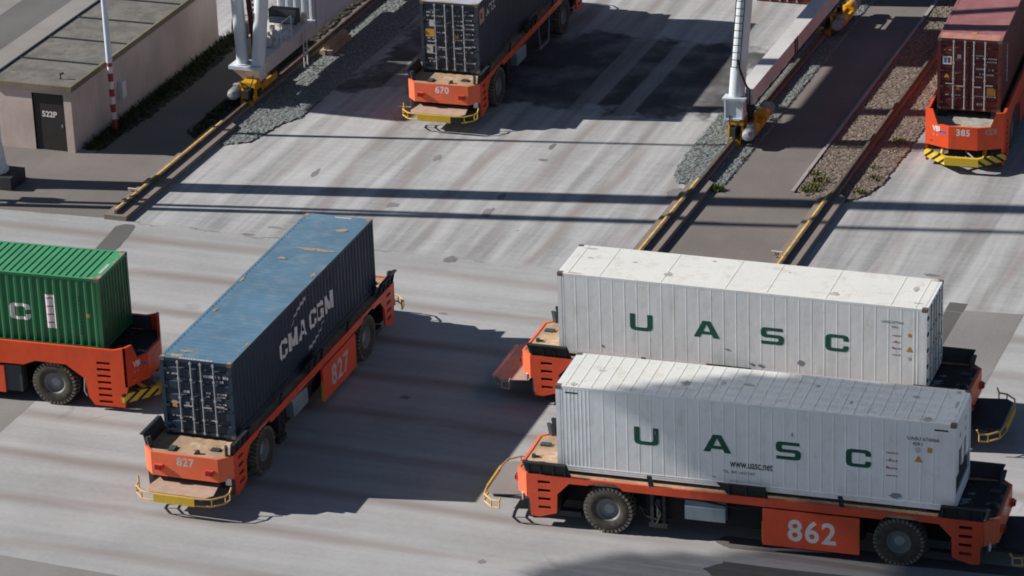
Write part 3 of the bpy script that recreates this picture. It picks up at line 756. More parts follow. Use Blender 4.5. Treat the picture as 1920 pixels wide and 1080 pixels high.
def tri(t, mat, e, u, z, s, y=None, name='warning_sign'):
    bm = poly_bm([[[(-s / 2, -s * .43), (s / 2, -s * .43), (0, s * .43)]]])
    if y is None: return place_letters(bm, name, mat, t, (e * (CL / 2 - .024), -u if e < 0 else u, z), (0, -1 if e < 0 else 1, 0), (0, 0, 1))
    return place_letters(bm, name, mat, t, (u, y, z), (1, 0, 0), (0, 0, 1))
tri(cM, M['orange_mark'], -1, -.86, 1.40, .22); tri(cM, M['orange_mark'], -1, -.42, .92, .22)
sticker(cM, M['grey_mark'], -1, -.47, -.32, 2.10, 2.26)
m = MB(); r = random.Random(9)
z = .75
while z < 2.2:
    h = r.uniform(.07, .14); m.box(-4.62 + r.uniform(-.03, .03), -4.46, -CW / 2 + .004, -CW / 2 + .011, z, z + h); z += h + .04
m.build('side_lettering', M['grey_mark'], cM)
MB().box(-6.03, -5.45, -1.12, 1.12, 2.8965, 2.8985).build('primer_strip', M['salmon'], cM)
MB().box(-6.08, -6.031, -1.12, 1.12, 2.8965, 2.8985).build('rust_stain', M['rust'], cM)
patches(cM, 'roof_mark', M['orange_mark'], [(-5.36, -.06, .12, .13)], 2.8995, 4)

# green container on the unnumbered side vehicle
cG = dry_container('bright green ribbed container with a white letter and a narrow striped label', 2.591, M['green_paint'], M['green_roof'], (-19.148, -16.939, DK2), R(3.42), (-1,), (1,), roofdep=.03)
side_letters(cG, poly_bm([shift(GL['C'], -.37, -.29, .74, .58)]), M['white_mark'], 3.17, 1.19)
side_letters(cG, poly_bm([shift(GL['S'], -.37, -.29, .74, .58)]), M['white_mark'], 1.9, 1.19)
side_letters(cG, poly_bm([[[(-.17, -.6), (.17, -.6), (.17, .6), (-.17, .6)]]]), M['white_mark'], 4.27, 1.29, name='striped_label')
ml = []
for k in range(4):
    z = -.42 + k * .29
    ml.append([[(-.13, z), (.12, z), (.12, z + .07), (.05, z + .035), (-.02, z + .06), (-.13, z + .03)]])
lab = side_letters(cG, poly_bm(ml), M['red_mark'], 4.27, 1.29, y=-CW / 2 + .008, name='label_stripe')
side_letters(cG, poly_bm([[[(-.05, z), (.05, z), (.05, z + .09), (-.05, z + .09)]] for z in [i * .13 - .75 for i in range(11)]]), M['deep_green_mark'], 5.33, 1.3, name='number_lettering')
side_letters(cG, poly_bm([[[(-.06, -.07), (.06, -.07), (.06, .07), (-.06, .07)]]]), M['orange_mark'], 5.62, 1.25, name='sticker')
patches(cG, 'rust_stain', M['rust'], [(6.0, -1.0, .09, .2), (6.02, .4, .05, .3), (6.0, 1.0, .08, .2), (5.8, -1.14, .25, .06)], 2.5935, 6)
m = MB(); m.box(5.86, 5.97, -.7, .1, 2.5905, 2.5925); m.build('roof_lettering', M['grey_mark'], cG)

# white refrigerated containers
def reefer(label, H, mat, roof, loc, rz, beads, seams, machine, lines):
    t = thing('refrigerated_container', label, 'refrigerated container', loc, rz, 'white refrigerated containers')
    frame(t, H, mat); castings(t, H, M['cast'])
    for sy in (-1, 1):
        m = MB(); xs = [(-CL / 2 + .135, .003)]
        for x in beads: xs += [(x - .026, .003), (x - .014, .0), (x + .014, .0), (x + .026, .003)]
        xs.append((CL / 2 - .135, .003))
        strip(m, [(x, sy * (CW / 2 - .006 - dd), .168) for x, dd in xs], (0, 0, H - .168 - .085))
        m.build('side_wall', mat, t, normals=False)
        if lines:
            m = MB()
            for z in (.05, .115, .18): m.box(-CL / 2 + .2, CL / 2 - .2, *sorted((sy * (CW / 2 - .007), sy * (CW / 2 + .006))), z - .016, z + .016)
            m.build('bottom_rail', mat, t)
    rf = MB().box(-CL / 2 + .1, CL / 2 - .1, -CW / 2 + .02, CW / 2 - .02, H - .07, H - .004).build('roof', roof, t)
    for x in seams: MB().box(x - .018, x + .018, -CW / 2 + .05, CW / 2 - .05, H - .004, H + .003).build('roof_seam', roof, rf)
    MB().box(-CL / 2 + .15, CL / 2 - .15, -CW / 2 + .14, CW / 2 - .14, .1, .14).build('floor', M['black'], t)
    if machine:
        door_end(t, H, mat, -1, M['bar_grey'], True)
        x = CL / 2 - .03
        u = MB()
        u.box(x - .05, x, -CW / 2 + .13, CW / 2 - .13, 1.72, H - .12)
        u.box(x - .05, x, -CW / 2 + .13, -.55, 1.0, 1.72); u.box(x - .05, x, .62, CW / 2 - .13, 1.0, 1.72); u.box(x - .05, x, -.05, .2, 1.0, 1.72)
        u.box(x - .05, x, -CW / 2 + .13, CW / 2 - .13, .12, .42)
        mu = u.build('refrigeration_unit', mat, t)
        MB().box(x - .4, x - .3, -CW / 2 + .13, CW / 2 - .13, .3, 1.8).build('recess', M['black'], mu)
        gr = MB()
        for k in range(9): gr.box(x - .06, x - .03, -1.0, 1.0, .46 + k * .055, .485 + k * .055)
        gr.build('condenser_grille', M['slate'], mu)
        MB().box(x - .06, x - .02, .22, .60, 1.02, 1.70).build('control_panel', M['grey'], mu)
        MB().lathe([(.05, 0), (.24, 0), (.24, .03), (.05, .03)], (x - .1, -.3, 1.36), 'x', 20).build('fan', M['dark'], mu)
        for yy, z, s in ((-.4, 2.15, .16), (.5, 2.3, .14), (.5, 1.95, .12)):
            MB().box(x, x + .006, yy - s / 2, yy + s / 2, z - s / 2, z + s / 2).build('sticker', M['orange_mark'], mu)
    else:
        door_end(t, H, mat, 1, M['bar_grey'], True); wall_end(t, H, mat, -1)
        g = MB(); x = CL / 2 - .022
        for yy in (-.015, CW / 2 - .16, -CW / 2 + .13): g.box(x, x + .012, yy, yy + .03, .15, H - .14)
        g.build('door_gasket', M['seam'], t)
        for z in (.35, .85, 1.4, 1.95, 2.5): MB().box(CL / 2 - .01, CL / 2 + .024, -CW / 2 + .02, -CW / 2 + .2, z - .05, z + .05).build('hinge', M['seam'], t)
    return t
beads = [-5.9 + .4137 * k for k in range(29)] + [5.7, 5.8]
cU1 = reefer('upper white refrigerated container with a bright clean roof behind the nearer one', 2.85, M['white'], M['white_roof'], (7.419, -12.074, DK1), R(1.36), beads, [-5.75, -4.68, -2.62, -.49, .87, 2.8, 4.9, 5.7], False, False)
beads = [-5.9 + .12 * k for k in range(8)] + [-4.62 + .372 * k for k in range(28)]
cU2 = reefer('nearest white refrigerated container with a shaded blue looking roof and a web address', 2.85, M['white_cool'], M['white_roof'], (10.179, -20.084, DK1), R(2.74), beads, [-5.8 + .4 * k for k in range(29)], True, True)
for t, z, gm in ((cU1, 1.09, 'green_mark'), (cU2, 1.16, 'deep_green_mark')):
    for ch, x in (('U', -3.66), ('A', -1.52), ('S', .70), ('C', 2.82)):
        side_letters(t, poly_bm([shift(GL[ch], 0, 0, .76 if ch != 'A' else .86, .58)]), M[gm], x, z, y=-CW / 2 + .0045, corr=False)
def scribble(n, seed, wd, h):
    r = random.Random(seed); out = []
    x = -wd / 2
    while x < wd / 2:
        q = r.uniform(.02, .06); hh = h * r.choice((.45, .6, 1.0, .5)); out.append([[(x, -h / 2), (x + q, -h / 2), (x + q, -h / 2 + hh), (x, -h / 2 + hh)]]); x += q + r.choice((0.004, .02))
    return poly_bm(out)
YS = -CW / 2 + .0045
for i, z in enumerate((1.86, 1.64, 1.42, 1.20)):
    side_letters(cU1, scribble(9, i + 3, .27, .07), M['red_mark'], 5.12, z, YS, False, 'script_lettering')
for i, z in enumerate((1.76, 1.51, 1.26, 1.02)):
    side_letters(cU2, scribble(9, i + 3, .34, .09), M['red_mark'], 4.2, z, YS, False, 'script_lettering')
side_letters(cU1, font_bm('UASU 677064', .085, .0), M['dark_mark'], 4.98, 2.30, YS, False, 'number_lettering')
side_letters(cU2, font_bm('UASU 676066', .12, .01), M['dark_mark'], 5.12, 2.29, YS, False, 'number_lettering')
side_letters(cU2, font_bm('45R1', .11, .01), M['dark_mark'], 4.95, 2.12, YS, False, 'number_lettering')
side_letters(cU1, font_bm('45R1', .08, .0), M['dark_mark'], 5.06, 2.14, YS, False, 'number_lettering')
side_letters(cU2, font_bm('www.uasc.net', .22, .012, .62), M['dark_mark'], -.05, .83, YS, False)
side_letters(cU2, font_bm('TEL. 800 UASCNET', .09, .0, .95), M['dark_mark'], -.42, .56, YS, False, 'small_lettering')
tri(cU1, M['orange_mark'], 1, 5.54, 1.43, .22, YS); tri(cU2, M['orange_mark'], 1, 4.99, 1.64, .26, YS)
side_letters(cU1, poly_bm([[[(-.05, -.06), (.05, -.06), (.05, .06), (-.05, .06)]]]), M['orange_mark'], 5.54, 1.9, YS, False, 'sticker')
side_letters(cU2, poly_bm([[[(-.07, -.08), (.07, -.08), (.07, .08), (-.07, .08)]]]), M['orange_mark'], 5.32, 1.95, YS, False, 'sticker')
side_letters(cU1, poly_bm([[[(.05 * math.cos(k * .6283), .06 * math.sin(k * .6283)) for k in range(10)]]]), M['grey_mark'], 5.54, 1.1, YS, False, 'seal_mark')
side_letters(cU2, poly_bm([[[(.08 * math.cos(k * .6283), .1 * math.sin(k * .6283)) for k in range(10)]]]), M['grey_mark'], 4.96, 1.92, YS, False, 'seal_mark')
side_letters(cU2, poly_bm([[[(0, 0), (.4, 0), (.4, .05), (0, .05)]]]), M['seam'], 5.45, 2.6, YS, False, 'vent_slot')
side_letters(cU2, poly_bm([[[(0, 0), (.4, 0), (.4, .045), (0, .045)]]]), M['seam'], -5.8, 2.62, YS, False, 'vent_slot')
patches(cU1, 'roof_stain', M['scrape'], [(-2.55, -.5, .16, .2), (3.0, -.7, .2, .16), (-3.9, .2, .12, .06), (-5.4, .2, .12, .05), (5.4, .3, .1, .25), (5.7, -.8, .25, .05), (-5.6, .95, .3, .06), (5.85, 1.1, .16, .08), (-5.5, -1.12, .3, .04), (1.2, .6, .05, .05), (-1.4, .9, .07, .07)], 2.8535, 1)
patches(cU2, 'roof_stain', M['scrape'], [(-5.0, .1, .14, .09), (-5.55, -1.0, .12, .14), (4.6, .4, .12, .09), (-2.3, -.2, .16, .2), (-1.2, .05, .12, .14), (-.4, .1, .2, .1), (5.2, -1.0, .14, .2), (5.85, .2, .06, .3), (1.6, .5, .1, .1), (2.8, -.4, .06, .14), (5.75, 1.0, .1, .12)], 2.8535, 2)
# dents and scuffs low on the long sides
for t, spots in ((cU1, [(-.4, .75, .12, .03), (.4, .32, .1, .05), (2.0, .55, .12, .12), (.7, .3, .12, .07), (-4.6, .4, .06, .05)]), (cU2, [(-1.2, .35, .1, .02), (1.2, 2.0, .03, .08), (4.3, .35, .2, .12), (-3.0, 1.6, .02, .1)])):
    r = random.Random(4); m = MB()
    for x, z, a, c in spots:
        n = 9; m.bm.faces.new([m.bm.verts.new((x + a * r.uniform(.5, 1.1) * math.cos(2 * math.pi * k / n), -CW / 2 - .001, z + c * r.uniform(.5, 1.1) * math.sin(2 * math.pi * k / n))) for k in range(n)])
    m.build('scuff_stain', M['grey'], t, normals=False)
# ------------------------------------------------------------------ guided vehicles, open deck kind
def slots(x0, x1, z_top, n, pitch, h): return [[(x0, z_top - k * pitch - h / 2), (x1, z_top - k * pitch - h / 2), (x1, z_top - k * pitch + h / 2), (x0, z_top - k * pitch + h / 2)] for k in range(n)]
def make_wheel(parent):
    rim = MB().lathe([(.05, -.10), (.29, -.12), (.34, -.20), (.375, -.225), (.375, -.06), (.31, -.03), (.27, .05), (.05, .05)], (0, 0, 0), 'y', 28).build('wheel', M['rim'], parent)
    tm = MB().lathe([(.37, .22), (.37, -.22), (.46, -.265), (.66, -.265), (.735, -.22), (.75, -.1), (.75, .1), (.735, .22), (.66, .265), (.46, .265)], (0, 0, 0), 'y', 40)
    tyre = tm.build('tyre', M['rubber'], rim)
    lg = MB()
    for k in range(34):
        for s in (-1, 1):
            t = 2 * math.pi * (k + (0.5 if s > 0 else 0)) / 34
            ra = Vector((math.cos(t), 0, math.sin(t))); ta = Vector((-math.sin(t), 0, math.cos(t)))
            lg.obox(ra * .753 + Vector((0, s * .145, 0)), ra * .02, Vector((0, .115, 0)) + ta * .02 * s, ta * .042)
            lg.obox(ra * .715 + Vector((0, s * .255, 0)), ra * .045, Vector((0, .012, 0)), ta * .038)
    lg.build('tread', M['rubber_dusty'], rim)
    MB().lathe([(.2, -.11), (.285, -.115), (.285, -.04), (.2, -.04)], (0, 0, 0), 'y', 24).build('dark_ring', M['black'], rim)  # black ring in the gap between rim and hub
    hb = MB().lathe([(.03, -.12), (.16, -.12), (.195, -.08), (.2, .0), (.03, .0)], (0, 0, 0), 'y', 20)
    for k in range(10):
        t = 2 * math.pi * k / 10; hb.lathe([(.005, -.06), (.02, -.06), (.02, 0), (.005, 0)], (.25 * math.cos(t), 0, .25 * math.sin(t)), 'y', 6)
    hb.build('hub', M['hub'], rim)
    return rim
def place_wheels(root, xs, y, z):
    w0 = make_wheel(root); first = True
    for x in xs:
        for s in (-1, 1):
            o = w0 if first else copy_tree(w0, root); first = False
            o.location = (x, s * y, z); o.rotation_euler = (0, rnd.uniform(0, 6), 0 if s < 0 else math.pi)
            o.rotation_mode = 'YXZ'
def setmat(o, mat):
    for sl in o.material_slots: sl.link = 'OBJECT'; sl.material = mat
def find(root, name):
    return [c for c in root.children_recursive if c.name.split('.')[0] == name]

def make_open_vehicle():
    t = thing('guided_vehicle', 'vehicle', 'guided vehicle', (0, 0, 0), 0, 'orange driverless container carriers')
    # frame and running gear
    MB().box(-6.9, 6.9, -.62, .62, .55, 1.55).box(-3.35, 3.35, -1.15, 1.15, .55, 1.5).box(-7.0, -6.0, -1.3, 1.3, .6, 1.5).box(6.0, 7.0, -1.3, 1.3, .6, 1.5).build('chassis', M['black'], t)
    ax = MB()
    for x in (-4.47, 4.47): ax.tube([(x, -.95, .78), (x, .95, .78)], .16, 10).box(x - .3, x + .3, -.55, .55, .4, .8)
    ax.build('axle', M['black'], t)
    place_wheels(t, (-4.47, 4.47), 1.19, .775)
    dk = [(-7.3, -1.08), (-6.98, -1.37), (6.98, -1.37), (7.3, -1.08), (7.3, 1.08), (6.98, 1.37), (-6.98, 1.37), (-7.3, 1.08)]
    MB().xy(dk, 1.60, 1.745).build('deck', M['deck_tan'], t)
    for s in (-1, 1):
        y0, y1 = sorted((s * 1.42, s * 1.50))
        MB().box(-3.965, 3.965, y0, y1, 1.51, 1.77).build('side_beam', M['orange'], t)
        MB().box(-5.6, 5.6, *sorted((s * 1.372, s * 1.418)), 1.56, 1.748).build('deck_edge', M['deck_tan'], t)
        for e in (-1, 1):
            pl = [(7.02, 1.77), (7.0, .98), (6.93, .93), (6.90, .36), (6.62, .34), (6.08, .52), (6.05, 1.16), (5.67, 1.56), (5.08, 1.57), (4.84, 1.70), (4.2, 1.71), (3.97, 1.52), (3.97, 1.77)]
            hs = slots(6.27, 6.66, 1.53, 4, .285, .10)
            MB().plate([(e * x, z) for x, z in pl], [[(e * x, z) for x, z in h] for h in hs], y0, y1).build('fender', M['orange'], t)
            # slanted guide plate at the corner, with ribs
            gp = MB(); yb, yt = s * 1.43, s * 1.52
            q = [(e * 7.10, yt, 2.20), (e * 5.74, yt, 2.20), (e * 5.62, yb, 1.772), (e * 6.98, yb, 1.772)]
            gp.prism3(q, (0, -s * .05, 0))
            for f in (.08, .36, .66, .93):
                xa = e * (7.05 - f * 1.36); gp.prism3([(xa - .03, yb, 1.772), (xa + .03, yb, 1.772), (xa + .03, yt, 2.19), (xa - .03, yt, 2.19)], (0, s * .06, 0))
            gp.prism3([(e * 7.10, yt - s * .05, 2.16), (e * 5.74, yt - s * .05, 2.16), (e * 5.74, yt - s * .05, 2.2), (e * 7.10, yt - s * .05, 2.2)], (0, s * .13, 0))
            gp.build('guide_plate', M['dark'], t)
            MB().prism3([(e * 7.12, s * 1.28, 1.75), (e * 7.0, s * 1.2, 1.75), (e * 7.06, s * 1.24, 2.12), (e * 7.2, s * 1.33, 2.12)], (e * -.06, s * .07, 0)).build('corner_post', M['slate'], t)
            MB().box(*sorted((e * 5.75, e * 6.05)), *sorted((s * .85, s * 1.18)), 1.746, 1.85).build('container_rest', M['dark'], t)
        gp = MB(); yb, yt = s * 1.43, s * 1.50
        gp.prism3([(-1.05, yt, 2.14), (.45, yt, 2.14), (.5, yb, 1.775), (-.75, yb, 1.775)], (0, -s * .05, 0))
        for x in (-.68, -.15, .42): gp.prism3([(x - .03, yb, 1.775), (x + .03, yb, 1.775), (x + .03, yt, 2.12), (x - .03, yt, 2.12)], (0, s * .06, 0))
        gp.build('guide_plate', M['dark'], t)
        for x in (-3.1, 2.75):
            MB().prism3([(x - .10, yt, 2.14), (x + .04, yt, 2.14), (x + .10, yb - s * .02, 1.66), (x - .04, yb - s * .02, 1.66)], (0, s * .07, 0)).build('guide_post', M['dark'], t)
        # equipment under the beam
        MB().yz([(s * 1.16, .78), (s * 1.44, .78), (s * 1.44, 1.2), (s * 1.38, 1.42), (s * 1.16, 1.42)], -2.06, -.81).build('equipment_box', M['grey'], t)
        hp = MB()
        hp.box(-3.2, -2.62, *sorted((s * 1.2, s * 1.4)), .35, .5); hp.box(-3.15, -3.05, *sorted((s * 1.25, s * 1.38)), .5, 1.45); hp.box(-2.78, -2.68, *sorted((s * 1.25, s * 1.38)), .5, 1.45)
        hp.tube([(-3.0, s * 1.36, 1.2), (-2.8, s * 1.42, .85), (-2.95, s * 1.36, .5)], .035); hp.tube([(-2.9, s * 1.3, 1.3), (-2.9, s * 1.3, .7)], .09, 10)
        hp.build('steering_gear', M['dark'], t)
        for xa in (-6.05, 5.35): MB().box(xa, xa + .7, *sorted((s * 1.1, s * 1.35)), .38, .55).build('mudguard', M['dark'], t)
    for s in (-1, 1):
        MB().tube([(-2.4, s * 1.4, 1.45), (-1.5, s * 1.43, 1.44), (-.4, s * 1.4, 1.3), (.2, s * 1.38, 1.42)], .03, 6).build('hose', M['cable'], t)
        MB().tube([(-3.5, s * 1.3, 1.0), (-3.3, s * 1.36, .7), (-2.9, s * 1.38, .6)], .035, 6).build('hose', M['cable'], t)
    for e in (-1, 1):
        ring = [(7.02, 1.5), (7.4, 1.13), (7.4, -1.13), (7.02, -1.5), (7.02, -1.39), (7.32, -1.095), (7.32, 1.095), (7.02, 1.39)]
        ns = MB().xy([(e * x, y) for x, y in ring], .98, 1.77).build('nose_panel', M['orange_faded_lit'], t)
        for y in (-.86, .86):
            lh = MB().box(*sorted((e * 7.41, e * 7.5)), y - .13, y + .13, 1.22, 1.4).build('tail_lamp', M['orange'], ns)
            MB().box(*sorted((e * 7.501, e * 7.56)), y - .10, y + .10, 1.245, 1.375).build('lens', M['lamp'], lh)
        MB().box(*sorted((e * 7.16, e * 7.2)), -1.45, -1.27, .82, 1.05).build('reflector', M['white_mark'], ns)
        MB().box(*sorted((e * 6.93, e * 6.98)), 1.2, 1.45, .4, .92).build('mud_flap', M['slate'], t)
        MB().box(*sorted((e * 6.93, e * 6.98)), -1.45, -1.2, .4, .92).build('mud_flap', M['slate'], t)
        for x, y, a, c, h in ((7.0, .55, .16, .10, .06), (7.12, -.35, .05, .05, .12), (7.08, -.28, .12, .03, .04), (6.75, -.8, .1, .14, .05)):
            MB().box(*sorted((e * (x - a), e * (x + a))), y - c, y + c, 1.745, 1.745 + h).build('deck_fitting', M['slate'], t)
        # safety bumper: two tube rails, hinged board and a front plate
        p = [(7.2, 1.42), (7.55, 1.54), (7.82, 1.5), (8.14, 1.18), (8.2, .8), (8.2, -.8), (8.14, -1.18), (7.82, -1.5), (7.55, -1.54), (7.2, -1.42)]
        bp = MB()
        for z in (.52, .76): bp.tube([(e * x, y, z) for x, y in p[1:-1]], .028, 7)
        for x, y in (p[1], p[2], p[3], p[6], p[7], p[8]): bp.tube([(e * x, y, .52), (e * x, y, .76)], .024, 6)
        bp.tube([(e * 7.55, 1.54, .76), (e * 7.48, 1.58, .92)], .028, 6); bp.tube([(e * 7.55, -1.54, .76), (e * 7.48, -1.58, .92)], .028, 6)
        bm_ = bp.build('bumper', M['yellow_pale'], t)
        MB().box(*sorted((e * 8.232, e * 8.26)), -.64, .74, .50, .77).build('bumper_plate', M['yellow'], bm_)
        bq = [(6.95, .98), (7.9, 1.14), (8.12, .95), (8.12, -.95), (7.9, -1.14), (6.95, -.98)]
        MB().xy([(e * x, y) for x, y in bq], .745, .775).build('bumper_board', M['board_tan'], bm_)
        for y in (-1.0, 1.0): MB().tube([(e * 6.75, y, .68), (e * 7.9, y, .66)], .05, 6).build('bumper_arm', M['dark'], bm_)
    return t
def number_panel(t, txt):
    pn = MB().box(.35, 3.3, -1.505, -1.43, .24, 1.45).build('number_panel', M['red_orange'] if txt is None else M['orange'], t)
    MB().box(.33, .345, -1.5, -1.43, .3, 1.0).build('edge_strip', M['yellow'], pn)
    if txt: place_letters(font_bm(txt, .74, .022, .94, 1.12), 'lettering', M['white_mark' if txt == '862' else 'grey_mark'], pn, (1.86, -1.505, .83), (1, 0, 0), (0, 0, 1))
proto = make_open_vehicle()
def carrier(loc, rz, label, number, front, side=True, boards=(None, None), decks=None):
    global proto
    t = proto if not carrier.used else copy_tree(proto_keep)
    carrier.used = True
    t.location = loc; t.rotation_euler = (0, 0, rz); t['label'] = label
    return t
carrier.used = False; proto_keep = proto
veh = {}
specs = [('827', (-7.516, -16.326, 0), R(91.0), 'orange driverless carrier numbered 827 under the dark navy container, its tan bumper board down'),
         ('862', (10.179, -20.084, 0), R(2.74), 'orange driverless carrier numbered 862 under the nearest white refrigerated container'),
         ('rear', (7.419, -12.074, 0), R(1.36), 'orange driverless carrier with a mauve bumper cover, under the rear white container'),
         ('670', (-11.949, 17.027, 0), R(92.08), 'orange driverless carrier numbered 670 with a bright yellow bumper under the pale roofed dark container')]
for k, loc, rz, lab in specs:
    t = veh[k] = proto if k == '827' else copy_tree(proto)
    t.location = loc; t.rotation_euler = (0, 0, rz); t['label'] = lab
def by_end(t, name, e):
    out = []
    for o in find(t, name):
        xs = [v.co.x for v in o.data.vertices]
        if (sum(xs) / len(xs)) * e > 0: out.append(o)
    return out
for k, n in (('827', '827'), ('862', '862'), ('rear', None)): number_panel(veh[k], n)
MB().prism3([(1.2, -1.42, .35), (2.3, -1.42, .35), (2.3, -1.42, .41), (1.2, -1.42, .41)], (0, .1, 0)).tube([(1.2, -1.4, .38), (1.0, -1.4, 1.4)], .03).tube([(2.3, -1.4, .38), (2.5, -1.4, 1.4)], .03).build('access_step', M['grey'], veh['670'])
def nose_text(t, txt, e, h=.30, z=1.54, mat='white_mark', x=7.4, u=.04):
    place_letters(font_bm(txt, h, .03, .95, 1.08), 'lettering', M[mat], by_end(t, 'nose_panel', e)[0], (e * x, -u if e < 0 else u, z), (0, -1 if e < 0 else 1, 0), (0, 0, 1))
for e in (-1, 1):
    for k in ('827', '670', '862'): nose_text(veh[k], k, e, mat='grey_mark' if k == '827' else 'white_mark')
for k in ('862', 'rear'):
    for e in (-1, 1):
        for o in by_end(veh[k], 'bumper', e): o.location.x = e * (.34 if k == '862' or e > 0 else .2); o.scale = (1, 1.03, 1)
for o in by_end(veh['862'], 'bumper_board', -1): setmat(o, M['asphalt_mid'])
for o in by_end(veh['862'], 'bumper_board', 1): setmat(o, M['board_black'])
for o in by_end(veh['rear'], 'bumper_board', 1): setmat(o, M['board_black'])
for o in by_end(veh['rear'], 'bumper', -1) + by_end(veh['rear'], 'bumper_plate', -1): setmat(o, M['board_mauve'])
for o in by_end(veh['670'], 'bumper', -1): setmat(o, M['yellow'])
MB().prism3([(-8.1, -1.3, .72), (-8.1, 1.3, .72), (-8.2, 1.2, .80), (-8.2, -1.2, .80)], (-.06, 0, 0)).build('bumper_skirt', M['board_mauve'], by_end(veh['rear'], 'bumper', -1)[0])
MB().box(-8.275, -8.262, -1.1, -.66, .52, .75).build('bumper_plate', M['black'], by_end(veh['670'], 'bumper', -1)[0])
for o in by_end(veh['rear'], 'bumper_board', -1): o.scale = (1.0, 1.3, 1)
for k in ('862', 'rear'):
    cv = MB().xy([(5.2, -1.1), (6.9, -1.30), (7.27, -1.05), (7.27, 1.05), (6.9, 1.30), (5.2, 1.1)], 1.746, 1.752).build('deck_shade_sheet', M['deck_dark'], veh[k])  # dark sheet standing in for the container's shade on the deck
MB().box(-6.45, -6.15, .75, 1.15, 1.77, 1.83).build('red_cloth', M['pink_mark'], veh['rear'])

